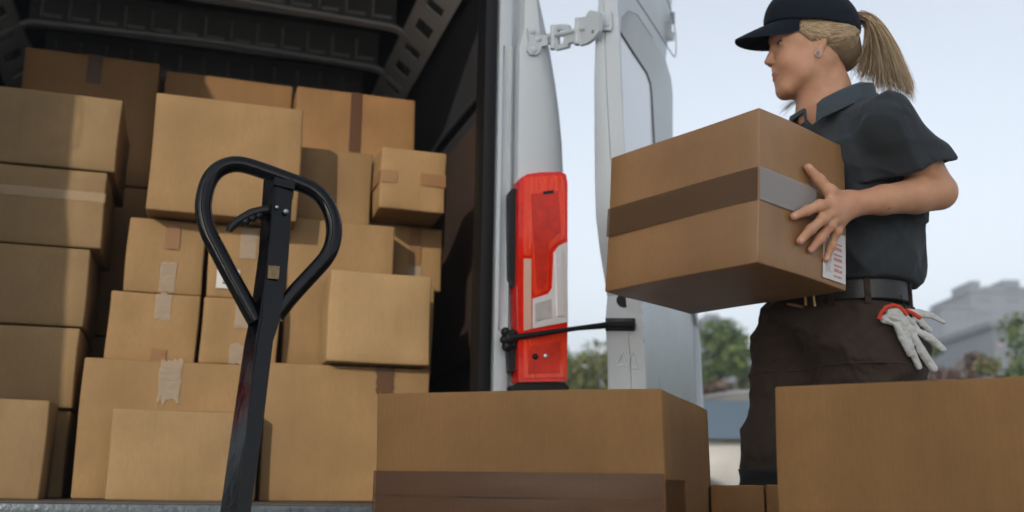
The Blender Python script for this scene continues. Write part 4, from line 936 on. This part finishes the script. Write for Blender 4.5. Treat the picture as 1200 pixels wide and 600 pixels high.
# paint skin features in the head's own coordinates
def blob(L, c, r, s=1.5):
    d = np.sqrt((((L-np.array(c))/np.array(r))**2).sum(1)); return np.clip((1.0-d)*s+.5*0, 0, 1)
base = np.array([.54, .29, .175]); colr = np.tile(base, (len(hloc), 1))
def paint(w, c): 
    global colr
    colr = colr*(1-w[:, None])+np.array(c)*w[:, None]
for sy in (1, -1):
    paint(blob(hloc, (.060, sy*.040, -.028), (.030, .022, .022), 1.0)*.35, (.56, .25, .17))
    paint(blob(hloc, (.083, sy*.020, .030), (.014, .012, .0045), 3)*.75, (.20, .12, .07)); paint(blob(hloc, (.078, sy*.036, .0325), (.014, .014, .0040), 3)*.75, (.20, .12, .07))
    paint(blob(hloc, (.0815, sy*.0305, .0125), (.008, .0115, .0052), 4), (.55, .50, .46))
    paint(blob(hloc, (.0825, sy*.0310, .0120), (.008, .0052, .0052), 4), (.05, .06, .06))
    paint(blob(hloc, (.080, sy*.0305, .0172), (.014, .0165, .0030), 4)*.95, (.03, .02, .018)); paint(blob(hloc, (.072, sy*.030, .024), (.02, .018, .006), 1)*.4, (.36, .17, .11))
    paint(blob(hloc, (.079, sy*.0305, .0072), (.012, .0130, .0014), 3)*.5, (.12, .07, .05))
paint(blob(hloc, (.082, 0, -.0535), (.016, .021, .0050), 3)*.8, (.36, .11, .09)); paint(blob(hloc, (.081, 0, -.0645), (.016, .019, .0060), 3)*.85, (.40, .13, .11))
paint(blob(hloc, (.080, 0, -.0592), (.018, .029, .0019), 4)*.85, (.12, .045, .035))
paint(blob(hloc, (.103, 0, -.028), (.014, .014, .014), 1)*.3, (.56, .27, .18))
allc = [np.tile(base, (len(p), 1)) for p in (la[0], ra_[0], tb[0])]
# fingertips and knuckles slightly redder
for f in FL:
    for q, wgt in ((f[3], .35), (f[1], .2)): 
        w = np.clip(1-np.linalg.norm(la[0]-np.array(q[:3]), axis=1)/.016, 0, 1)*wgt*1.6; allc[0] = allc[0]*(1-w[:, None])+np.array([.56, .26, .18])*w[:, None]
for f in FL:
    tip = np.array(f[3][:3]); dr_ = np.array(f[3][:3])-np.array(f[2][:3]); dr_ /= np.linalg.norm(dr_); nl = tip-HY*f[3][3]*.75+dr_*.002
    d_ = np.linalg.norm((la[0]-nl)/np.array([1, 1, 1])/.0058, axis=1); w = np.clip((1-d_)*4, 0, 1)*.55; allc[0] = allc[0]*(1-w[:, None])+np.array([.66, .42, .34])*w[:, None]
    for jt in (f[1], f[2]):
        jc = np.array(jt[:3]); al = np.abs((la[0]-jc)@dr_); w = np.clip(1-al/.0016, 0, 1)*np.clip(1-np.linalg.norm(la[0]-jc, axis=1)/.013, 0, 1)*.6; allc[0] = allc[0]*(1-w[:, None])+np.array([.34, .15, .09])*w[:, None]
mo = at(1041, 244, 1.86); w = np.clip(1-np.linalg.norm(la[0]-la[0][np.argmin(np.linalg.norm(la[0]-mo, axis=1))], axis=1)/.0035, 0, 1); allc[0] = allc[0]*(1-w[:, None])+np.array([.16, .08, .05])*w[:, None]
me = np_mesh('person', [(hp, hfc), la, ra_, tb])
ca_ = me.color_attributes.new('tone', 'FLOAT_COLOR', 'POINT'); cc = np.concatenate([colr]+allc); cc = np.concatenate([cc, np.ones((len(cc), 1))], 1)
if len(me.vertices) == len(cc): ca_.data.foreach_set('color', cc.astype(np.float32).ravel())
SK = bpy.data.materials.new('skin'); SK.use_nodes = True; nt = SK.node_tree; p = nt.nodes['Principled BSDF']
at_ = nt.nodes.new('ShaderNodeAttribute'); at_.attribute_name = 'tone'
tc = nt.nodes.new('ShaderNodeTexCoord'); n1 = nt.nodes.new('ShaderNodeTexNoise'); n1.inputs['Scale'].default_value = 45; n1.inputs['Detail'].default_value = 6; nt.links.new(tc.outputs['Object'], n1.inputs[0])
hs = nt.nodes.new('ShaderNodeHueSaturation'); mr = nt.nodes.new('ShaderNodeMapRange'); mr.inputs[1].default_value = .3; mr.inputs[2].default_value = .7; mr.inputs[3].default_value = .90; mr.inputs[4].default_value = 1.08
nt.links.new(n1.outputs[0], mr.inputs[0]); nt.links.new(mr.outputs[0], hs.inputs['Value']); nt.links.new(at_.outputs['Color'], hs.inputs['Color']); n3 = nt.nodes.new('ShaderNodeTexNoise'); n3.inputs['Scale'].default_value = 22; n3.inputs['Detail'].default_value = 8; nt.links.new(tc.outputs['Object'], n3.inputs[0])
m3 = nt.nodes.new('ShaderNodeMapRange'); m3.inputs[1].default_value = .4; m3.inputs[2].default_value = .75; m3.inputs[3].default_value = 0; m3.inputs[4].default_value = .35; nt.links.new(n3.outputs[0], m3.inputs[0])
x3 = nt.nodes.new('ShaderNodeMix'); x3.data_type = 'RGBA'; x3.inputs[7].default_value = (.50, .20, .12, 1); nt.links.new(m3.outputs[0], x3.inputs[0]); nt.links.new(hs.outputs[0], x3.inputs[6]); nt.links.new(x3.outputs[2], p.inputs['Base Color'])
n2 = nt.nodes.new('ShaderNodeTexNoise'); n2.inputs['Scale'].default_value = 420; n2.inputs['Detail'].default_value = 3; nt.links.new(tc.outputs['Object'], n2.inputs[0])
bp = nt.nodes.new('ShaderNodeBump'); bp.inputs['Strength'].default_value = .18; bp.inputs['Distance'].default_value = .001; nt.links.new(n2.outputs[0], bp.inputs['Height']); nt.links.new(bp.outputs[0], p.inputs['Normal'])
p.inputs['Roughness'].default_value = .46; p.inputs['Specular IOR Level'].default_value = .35; p.inputs['Subsurface Weight'].default_value = .06; p.inputs['Subsurface Radius'].default_value = (1, .35, .2); p.inputs['Subsurface Scale'].default_value = .008
woman = link('person', me, SK, None, 180)
tag(woman, 'woman in a dark cap and polo shirt with a blonde ponytail, carrying a taped box', 'person')
def child(name, parts, m, smooth=180): return link(name, np_mesh(name, parts), m, woman, smooth)

# ---- clothing
def wr(P, A, ph, fr):    # soft cloth folds
    out = 0
    for (dx, dy, dz), p_, f_, a_ in zip(A[0], ph, fr, A[1]): out = out-a_*1.8*(1-np.abs(np.sin(.5*((P[..., 0]*dx+P[..., 1]*dy+P[..., 2]*dz)*f_+p_+1.7*np.sin(P[..., 2]*9+p_)+1.2*np.sin(P[..., 0]*13+P[..., 1]*11+p_*2)))))**2.2+a_*.5
    return out
SHIRT = fabric('polo_pique', (.040, .047, .054), weave=1100, folds=.55, fscale=7, sheen=.25)
TROU = fabric('work_twill', (.044, .032, .025), weave=800, folds=.8, fscale=8, sheen=.1)
s_ = Field(np.minimum(P1, P4)-np.array([.38, .38, .08]), np.maximum(P1, P4)+np.array([.38, .38, .14]), .0037)
P1s = at(992, 343, 2.08)
s_.ecap(P1s, P2, (.142, .120), (.138, .120), TL, TF, .03, endr=.02)
s_.ecap(P2, P3+UZ*.0, (.138, .120), (.142, .120), TL, TF, .03)
s_.ecap(P3, P4-UZ*.055, (.145, .112), (.078, .068), TL, TF, .04)
s_.ell(P3+TF*.070+TL*.065-UZ*.02, (.062, .062, .062), k=.05); s_.ell(P3+TF*.070-TL*.065-UZ*.02, (.062, .062, .062), k=.05)
cut = ELB*.58+SHL*.42
for sh, el, cu in ((SHL, ELB, cut), (SHR, ELR, ELR*.58+SHR*.42)):
    s_.cap(sh-UZ*.014, P4-UZ*.052-TF*.004, .047, .058, .05)
    s_.cap(sh-UZ*.014, cu+(el-sh)*.32+RH*.006, .047, .0635, .03)
dxu = (ELB-SHL)/np.linalg.norm(ELB-SHL)
# open the sleeves: trim square, then hollow
for sh, el, cu in ((SHL, ELB, cut), (SHR, ELR, ELR*.58+SHR*.42)):
    ax = (el-sh)/np.linalg.norm(el-sh)
    s_.cap(cu+ax*.055, cu+ax*.20, .085, .085, .004, 's') if False else None
    pl = sh+(el-sh)*.70; ax0 = ax; ax = ax*.45-UZ*.75; ax /= np.linalg.norm(ax)
    def fcut(P, pl=pl, ax=ax, sh=sh): 
        q = P-pl; along = q@ax; rad = np.sqrt(np.maximum((q**2).sum(-1)-along**2, 0)); return np.maximum(np.maximum(-along, rad-.17), np.minimum(.126-np.abs((P-P3)@TL)-.25*np.abs((P-P3)@TF), (P-P3)@TF+.118))
    s_.op(fcut, pl-.20, pl+.20, .003, 's')
    s_.cap(pl-ax0*.02, pl+ax0*.04, .047, .052, .004, 's')
# flat hem at the waist
zh_ = float(at(1000, 340, 2.08)[2])
def fhem(P): return P[..., 2]-zh_
s_.op(lambda P: -(fhem(P)), s_.lo, s_.lo+s_.n*s_.h, .004, 'i', 0)
# neck opening
s_.ecap(P4-UZ*.04+TF*.018, P4+UZ*.10+TF*.024, (.049, .050), (.052, .054), TL, TF, .008, 's')
s_.cap(P4+TF*.075-UZ*.045, P4+TF*.07+UZ*.02, .006, .030, .006, 's')
X = np.meshgrid(*[s_.lo[i]+s_.h*np.arange(s_.n[i]) for i in range(3)], indexing='ij'); X = np.stack(X, -1)
s_.v += wr(X, ([(1, .3, .9), (.4, 1, -.8), (.8, -.6, .5), (0.1, .2, 1.0)], [.0036, .0030, .0022, .0014]), (0.3, 2.1, 4.0, 1.0), (34, 41, 63, 55)).astype(np.float32)
low = np.clip((P2[2]-X[..., 2])/.10, 0, 1)*np.clip((X[..., 2]-P1s[2]+.01)/.03, 0, 1)      # blousing above the belt
s_.v -= (low*(.006+.004*np.sin(np.arctan2((X-P1)@TF, (X-P1)@TL)*11+X[..., 2]*20))).astype(np.float32)
sp, sf_ = s_.mesh(); sp = relax(sp, sf_, 1, .4); shirt = child('polo_shirt', [(sp, sf_)], SHIRT)
Q = X-P3; sd_ = np.abs(Q@TL-.148-.18*(Q@UZ-.02)*0-.25*np.maximum(0, Q@UZ-.04))-.0016
s_.v = np.maximum(s_.v-.0022, np.maximum(sd_, np.maximum(-.035-Q@UZ, Q@UZ-.10)).astype(np.float32)); sm_ = s_.mesh()
if len(sm_[0]): k_ = link('sleeve_seam', np_mesh('sleeve_seam', [sm_]), SHIRT, woman, 180); k_.parent = shirt; k_.matrix_parent_inverse = shirt.matrix_world.inverted()
del Q
del X
# collar: a folded band round the neck, open at the throat
q = MB(); rings = []
for i in range(41):
    t = i/40; ang = R_(28)+t*R_(304)           # 0 = throat, runs round the back
    fr = math.cos(ang); sd = math.sin(ang); back = .5-.5*math.cos(ang)   # 1 at the back
    c0 = P4+TF*.022
    dirv = TF*fr+TL*sd
    top = c0+dirv*(.053+.004*fr)+UZ*(-.020+.060*back**.8)
    wdt = .034+.022*(1-abs(2*t-1))**0*(.35+.65*abs(fr)**1.0)*(1 if fr > 0 else .55)
    low_ = top+dirv*(.030+.010*max(0, fr))+UZ*(-(.036+.020*max(0, fr)))
    if i in (0, 40): low_ = low_-UZ*.006+TF*.0; 
    mid_ = (top+low_)/2+dirv*.010+UZ*.012
    inn = top-UZ*.03-dirv*.000
    th_ = .0032
    rings.append([inn-dirv*.001, top-dirv*th_*.4+UZ*.002, top+UZ*th_+dirv*.004, mid_+dirv*th_*.6+UZ*th_*.6, low_+dirv*th_, low_-UZ*.001-dirv*th_*.2, mid_-dirv*th_*.8-UZ*th_, top+dirv*.004-UZ*.006, inn+dirv*.003])
q.loft(rings); collar = q.build('collar', fabric('collar_rib', (.048, .062, .072), weave=700, folds=.1, sheen=.3), woman, 60); collar.parent = shirt; collar.matrix_parent_inverse = shirt.matrix_world.inverted()
q = MB()
for k in range(1, 3):
    b_ = P4+TF*(.082+.02*k)-UZ*(.055+.045*k)-TL*.004; q.sphere(b_, .0045)
bt = q.build('button', BLACK_PL, woman)
# trousers
t_ = Field(np.minimum.reduce([P0, HIR, KNR, ANR, HIL, KNL, ANL])-np.array([.22, .22, .06]), np.maximum.reduce([P0, HIR, KNR, HIL, P1])+np.array([.22, .22, .03]), .0052)
t_.ecap(P1-UZ*.02, P0+UZ*.01, (.134, .104), (.168, .140), TL, TF, .03, endr=.03)
t_.ell(P0-TF*.045+TL*.07-UZ*.01, (.085, .085, .09), k=.05); t_.ell(P0-TF*.045-TL*.07-UZ*.01, (.085, .085, .09), k=.05)
for hi, kn, an in ((HIR, KNR, ANR), (HIL, KNL, ANL)):
    t_.chain([hi, hi*.5+kn*.5, kn], [.102, .088, .073], .05); t_.chain([kn, kn*.45+an*.55, an+UZ*.02], [.073, .070, .062], .04)
X = np.stack(np.meshgrid(*[t_.lo[i]+t_.h*np.arange(t_.n[i]) for i in range(3)], indexing='ij'), -1)
t_.v += wr(X, ([(.5, .2, 1.6), (1, .6, -1.3), (-.7, .9, 1.1), (.2, -.3, 2.0)], [.0036, .0030, .0018, .0010]), (1.3, .2, 3.0, 5.0), (30, 44, 60, 75)).astype(np.float32)
zt = P1[2]-.004; t_.v = np.maximum(t_.v, (X[..., 2]-zt).astype(np.float32))
zl = ANR[2]-.02; t_.v = np.maximum(t_.v, (zl-X[..., 2]).astype(np.float32))
tp, tf_ = t_.mesh(); tp = relax(tp, tf_, 1, .4); trousers = child('work_trousers', [(tp, tf_)], TROU)
# knee pad pockets and the seam above them: the same cloth, a touch proud
z1 = float(at(880, 549, 2.1)[2]); tv0 = t_.v.copy()
t_.v = np.maximum(tv0-.0035, np.maximum(X[..., 2]-z1, (.34-X[..., 2])).astype(np.float32)); kp = t_.mesh()
k_ = link('knee_pocket', np_mesh('knee_pocket', [kp]), mat('knee_cordura', (.012, .012, .014), .85, noise=.3, nscale=60), woman, 180); k_.parent = trousers; k_.matrix_parent_inverse = trousers.matrix_world.inverted()
z2 = float(at(880, 433, 2.1)[2]); t_.v = np.maximum(tv0-.0022, (np.abs(X[..., 2]-z2-.008*np.sin(X[..., 0]*9))-.004).astype(np.float32)); kp = t_.mesh()
k_ = link('seam', np_mesh('seam', [kp]), TROU, woman, 180); k_.parent = trousers; k_.matrix_parent_inverse = trousers.matrix_world.inverted()
del X
# boots
for an in (ANR, ANL):
    b = Field(an-np.array([.22, .22, .12]), an+np.array([.22, .22, .12]), .006)
    g0 = np.array([an[0], an[1], 0])
    b.cap(an+UZ*.05, g0+UZ*.06, .052, .05, .02); b.ecap(g0+UZ*.045-TF*.03, g0+UZ*.040+TF*.13, (.042, .040), (.048, .036), TL, UZ, .03)
    b.op(lambda P: -(P[..., 2]-.004), b.lo, b.lo+b.n*b.h, .006, 'i', 0)
    child('boot', [b.mesh()], mat('boot_leather', (.03, .022, .018), .5, bump=.2))
# belt, loops, buckle
def ring_pt(ang, z, add=0.0):
    c = np.array([P1[0], P1[1], z]); return c+TL*math.sin(ang)*(.131+add)+TF*math.cos(ang)*(.103+add)
q = MB(); zb = P1[2]-.012; hb_ = .021
rr = [[ring_pt(a, zb-hb_, -.008), ring_pt(a, zb-hb_, .003), ring_pt(a, zb-hb_+.003, .006), ring_pt(a, zb+hb_-.003, .006), ring_pt(a, zb+hb_, .003), ring_pt(a, zb+hb_, -.008)] for a in np.linspace(0, 2*PI, 49)]
q.loft(rr, caps=False); belt = q.build('belt', mat('belt_leather', (.012, .012, .013), .45, noise=.3, bump=.15), woman, 40)
for a in (R_(62), R_(30), R_(120), R_(170), R_(-60), R_(-120)):
    q = MB(); q.prism([ring_pt(a-.045, zb-.029, .010), ring_pt(a+.045, zb-.029, .010), ring_pt(a+.045, zb+.027, .010), ring_pt(a-.045, zb+.027, .010)], (ring_pt(a, zb, .0)-ring_pt(a, zb, .004))*1.0, .001)
    l_ = q.build('belt_loop', TROU, woman); 
BR = mat('brass', (.42, .27, .13), .35, .8, noise=.2)
def on_belt(px, py): 
    d_ = 2.0
    return at(px, py, float(np.interp(px, [920, 945, 965], [2.06, 2.00, 1.965])))
q = MB()
for a, b in (((943.5, 345), (944.5, 358)), ((953, 345), (955, 359)), ((921, 356), (941, 359.5))): q.tube([on_belt(*a), on_belt(*b)], .0032, 8)
q.build('buckle', BR, woman)
q = MB(); q.tube([at(1055, 345, 1.95), at(1061, 362, 1.95), at(1066, 376, 1.95)], .0011, 6); q.build('pocket_cord', BLACK_PL, woman)

# ---- hair, cap, ear ring (head coordinates)
HAIR = bpy.data.materials.new('blonde_hair'); HAIR.use_nodes = True; nt = HAIR.node_tree; p = nt.nodes['Principled BSDF']; p.inputs['Roughness'].default_value = .38
gi = nt.nodes.new('ShaderNodeNewGeometry'); rp = nt.nodes.new('ShaderNodeValToRGB'); rp.color_ramp.elements[0].color = (.20, .130, .070, 1); rp.color_ramp.elements[1].color = (.60, .44, .26, 1)
nt.links.new(gi.outputs['Random Per Island'], rp.inputs[0]); nt.links.new(rp.outputs[0], p.inputs['Base Color'])
HB2 = mat('hair_mass', (.15, .105, .06), .5, noise=.5, nscale=50)
hm = Field((-.16, -.11, -.08), (.12, .11, .15), .003)
hm.ell((-.012, 0, .045), (.096, .0765, .084), k=.01)
hm.ell((-.068, 0, .000), (.046, .052, .044), k=.03)
def fb(P): # keep only hair behind the hairline
    x, y, z = P[..., 0], P[..., 1], P[..., 2]
    return np.maximum((x-.020) - (z-.034)*1.9, -(z-(-.050)))
hm.op(lambda P: (P[..., 0]-(.018+np.clip(P[..., 2]-.014, -.03, .1)*1.5)), hm.lo, hm.lo+hm.n*hm.h, .006, 'i', 0)
hm.op(lambda P: -(P[..., 2]-(-.002+np.clip(-.02-P[..., 0], -1, .06)*-.75)), hm.lo, hm.lo+hm.n*hm.h, .008, 'i', 0)
hmp, hmf = hm.mesh(); hair = child('hair', [(HO+relax(hmp, hmf, 1)@HRm, hmf)], HB2)
rs = random.Random(3)
def strand_mesh(paths, rad, n=3):
    V = []; F = []; o_ = 0
    for P, r0, r1 in paths:
        P = np.array(P); k = len(P); T = np.gradient(P, axis=0); T /= np.linalg.norm(T, axis=1)[:, None]+1e-9
        ref = np.array([.3, .5, .8]); U = np.cross(T, ref); U /= np.linalg.norm(U, axis=1)[:, None]; W2 = np.cross(T, U); rr = np.linspace(r0, r1, k)[:, None]
        for j in range(n): V.append(P+(U*math.cos(2*PI*j/n)+W2*math.sin(2*PI*j/n))*rr)
        base_ = o_
        for j in range(n):
            for i in range(k-1):
                a = base_+j*k+i; b = base_+((j+1) % n)*k+i; F.append((a, b, b+1, a+1))
        o_ += n*k
    return np.concatenate(V), np.array(F)
def proj_out(p, lift):   # push a head-space point onto the hair surface
    c1 = np.array([-.012, 0, .045]); r1 = np.array([.096, .0765, .084]); c2 = np.array([-.062, 0, .012]); r2 = np.array([.044, .052, .040])
    d = p-c1; n_ = np.linalg.norm(d/r1); q1 = c1+d/n_
    return q1+ (q1-c1)/np.linalg.norm(q1-c1)*lift
paths = []
for k in range(1900):       # combed from the hairline back, dipping low behind the ear and up to the tie
    sy = rs.choice((1, 1, 1, -1)); u = rs.random()**1.5; z0 = .014+.060*u+rs.uniform(-.003, .003); x0 = .018+(z0-.014)*1.5+rs.uniform(-.006, .004)
    pts = []; dip = (1-u)*.064
    for i in range(12):
        t = i/11; x = x0*(1-t)+(-.100)*t; z = z0*(1-t)+(.045)*t - dip*math.sin(PI*min(1, t*1.02))**1.3*1.0 + .004*math.sin(t*7+u*9)
        th_ = 0; xx = np.clip((x+.012)/.096, -.995, .995); zz = (z-.045)/.084; yy = max(0.0, 1-xx*xx-zz*zz); y = sy*.0765*math.sqrt(yy)
        bul = .013*math.exp(-((x+.068)/.032)**2)*math.exp(-((z-.004)/.038)**2)
        pts.append((x-(.014*t*math.exp(-((z-.012)/.03)**2)), y*(1+.0)+sy*(bul+.0012+rs.uniform(0, .0012)+.0055*math.exp(-((x+.004)/.016)**2)*math.exp(-((z-.016)/.014)**2)), z))
    paths.append((HO+np.array(pts)@HRm, .00065, .0005))
v_, f_ = strand_mesh(paths, 0); hs_ = child('hair_strands', [(v_, f_)], HAIR); hs_.parent = hair; hs_.matrix_parent_inverse = hair.matrix_world.inverted()
# ponytail: leaves through the back of the cap, arches over and falls behind the shoulder
dpt = float((HO-CAM)@FWD)+.01; paths = []
tie = np.array(at(1007, 21, dpt))
for k in range(1300):
    u = rs.random(); w = rs.gauss(0, 1); u2 = u**.8
    e = at(998+74*u2+rs.gauss(0, 2.0), 92+16*u2+rs.gauss(0, 7)-(8 if u < .25 else 0), dpt-.035+w*.020)
    c1_ = at(1017+16*u, 12+10*(1-u)+rs.gauss(0, 2), dpt+w*.012); c2_ = at(1021+30*u+rs.gauss(0, 3), 46+10*rs.random(), dpt-.01+w*.022)
    s0 = tie+np.array([rs.gauss(0, .004), rs.gauss(0, .004), rs.gauss(0, .005)])
    L = []
    for i in range(14):
        t = i/13; L.append(s0*(1-t)**3+c1_*3*t*(1-t)**2+c2_*3*t*t*(1-t)+e*t**3+np.array([0, 0, .0015*math.sin(t*9+k)])*t)
    paths.append((L, .0010, .00025))
for k in range(16):       # loose lock on the far side of the neck, strays
    e = at(918+rs.gauss(0, 4), 130+rs.gauss(0, 3), dpt+.05); s0 = at(945, 112, dpt+.04); L = [s0*(1-t)+e*t+np.array([0, 0, .006*math.sin(t*PI)]) for t in np.linspace(0, 1, 8)]; paths.append((L, .0008, .0003))
for k in range(30):
    s0 = at(1000+rs.gauss(0, 4), 60+rs.gauss(0, 6), dpt-.02); e = s0+np.array([rs.gauss(0, .012), rs.gauss(0, .012), -.03-rs.random()*.03]); L = [s0*(1-t)+e*t for t in np.linspace(0, 1, 6)]; paths.append((L, .0006, .0002))
v_, f_ = strand_mesh(paths, 0); pn = child('ponytail', [(v_, f_)], HAIR); pn.parent = hair; pn.matrix_parent_inverse = hair.matrix_world.inverted()
q = MB(); q.tube([tie+np.array(v)*1.0 for v in [hFx*.004, -hFx*.006]], .0095, 14); tb_ = q.build('hair_tie', HB2, woman); tb_.parent = hair; tb_.matrix_parent_inverse = hair.matrix_world.inverted()
CAPM = fabric('cap_twill', (.011, .015, .022), weave=900, folds=.15, fscale=12, sheen=.12)
cf = Field((-.15, -.12, .0), (.13, .12, .19), .0028)
cf.ell((-.006, 0, .058), (.108, .086, .098), k=.01); cf.ell((.045, 0, .085), (.058, .066, .060), k=.03)
cf.op(lambda P: -(P[..., 2]-(.054+.10*P[..., 0]+.05*np.clip(-P[..., 0]-.05, 0, 1))), cf.lo, cf.lo+cf.n*cf.h, .003, 'i', 0)
cf.ell((-.006, 0, .050), (.103, .081, .093), k=.003, mode='s')
cp, cfc = cf.mesh(); capo = child('cap', [(HO+cp@HRm, cfc)], CAPM)
q = MB(); rr = []
for i in range(25):
    u = -1+2*i/24; ang = u*R_(64); rx, ry = .104, .083
    root = np.array([-.002+rx*math.cos(ang), ry*math.sin(ang), .064-.004*abs(u)]); row = []
    ext = .074*(1-abs(u)**2.6)**.6 if abs(u) < 1 else 0
    for v in (0, .35, .7, 1.0): row.append(root+np.array([ext*v*1.0, -ry*math.sin(ang)*.10*v, -.030*v*ext/.074-.020*u*u*v-.006*v*v]))
    up_ = [r+np.array([0, 0, .0018]) for r in row]; dn = [r-np.array([0, 0, .0018]) for r in row[::-1]]
    rr.append([HO+r@HRm for r in up_+dn])
q.loft(rr); br = q.build('brim', CAPM, woman, 40); br.parent = capo; br.matrix_parent_inverse = capo.matrix_world.inverted()
q = MB(); q.tube([HO+np.array([-.108, y, .085-abs(y)*.5])@HRm for y in np.linspace(-.03, .03, 9)], .007, 8, flat=(HO*0+hUx, .35)); cs = q.build('cap_strap', CAPM, woman); cs.parent = capo; cs.matrix_parent_inverse = capo.matrix_world.inverted()
q = MB(); q.tube([HO+np.array([.003+.0062*math.cos(a), .0755, -.024+.0072*math.sin(a)])@HRm for a in np.linspace(0, 2*PI, 25)[:-1]], .0013, 8, closed=True); q.build('earring', mat('silver', (.30, .31, .33), .3, 1.0), woman)

# ---- work gloves tucked in the back pocket
GLV = fabric('glove_cotton', (.50, .51, .50), weave=500, folds=.3, fscale=40, sheen=.2)
RTR = mat('red_trim', (.62, .05, .02), .7, bump=.6, bscale=400)
def glove(fingers, palm, trim, dep, label):
    allp = [at(x, y, dep) for ch in fingers+palm for x, y, *_ in ch]; lo = np.min(allp, 0)-.025; hi = np.max(allp, 0)+.025; g_ = Field(lo, hi, .0021)
    for j, ch in enumerate(palm): g_.chain([at(x, y, dep+(r[1] if len(r) > 1 else 0)) for x, y, *r in ch], [r[0]/606 for x, y, *r in ch], .006)
    for j, ch in enumerate(fingers): g_.chain([at(x, y, dep+(-.006+.004*j)) for x, y, r in ch], [r/606 for x, y, r in ch], .003)
    pp, ff = g_.mesh(); pp = relax(pp, ff, 1, .4); o_ = link('work_glove', np_mesh('work_glove', [(pp, ff)]), GLV, None, 180); tag(o_, label, 'glove', 'white work gloves tucked in the back pocket')
    q = MB(); q.tube([at(x, y, dep-.008) for x, y in trim], .0036, 8); c_ = q.build('cuff_trim', RTR, o_)
glove([[(1051, 382, 3.6), (1057, 396, 4.0), (1066, 415, 3.4)], [(1059, 384, 3.6), (1066, 406, 4.2), (1077, 430, 3.6)], [(1067, 387, 3.8), (1079, 410, 5.0), (1094, 432, 4.8)], [(1072, 386, 3.2), (1088, 395, 4.8), (1105, 409, 3.8)]],
      [[(1035, 373, 3.5), (1046, 370, 5), (1056, 376, 5.5)], [(1041, 364, 3.5), (1052, 364, 5), (1059, 377, 5.5)], [(1036, 376, 3), (1050, 379, 3.5)], [(1056, 379, 5), (1068, 386, 4.5)]],
      [(1030, 374), (1033, 366), (1038, 360), (1046, 357.5), (1053, 359), (1059, 364), (1063, 369)], 1.90, 'lower white work glove with its red edged cuff turned to the camera')
glove([[(1060, 370, 3.4), (1068, 378, 3.8), (1075, 385, 3)], [(1072, 372, 3.2), (1081, 379, 3.6), (1090, 387, 3.2)], [(1078, 366, 3.4), (1092, 370, 3.2), (1106, 378, 2.4)]],
      [[(1064, 364, 2.6), (1076, 367, 3.8), (1087, 370, 3.6)]], [(1062, 363), (1070, 367), (1079, 373)], 1.915, 'upper white work glove sticking out behind the red cuffed one')
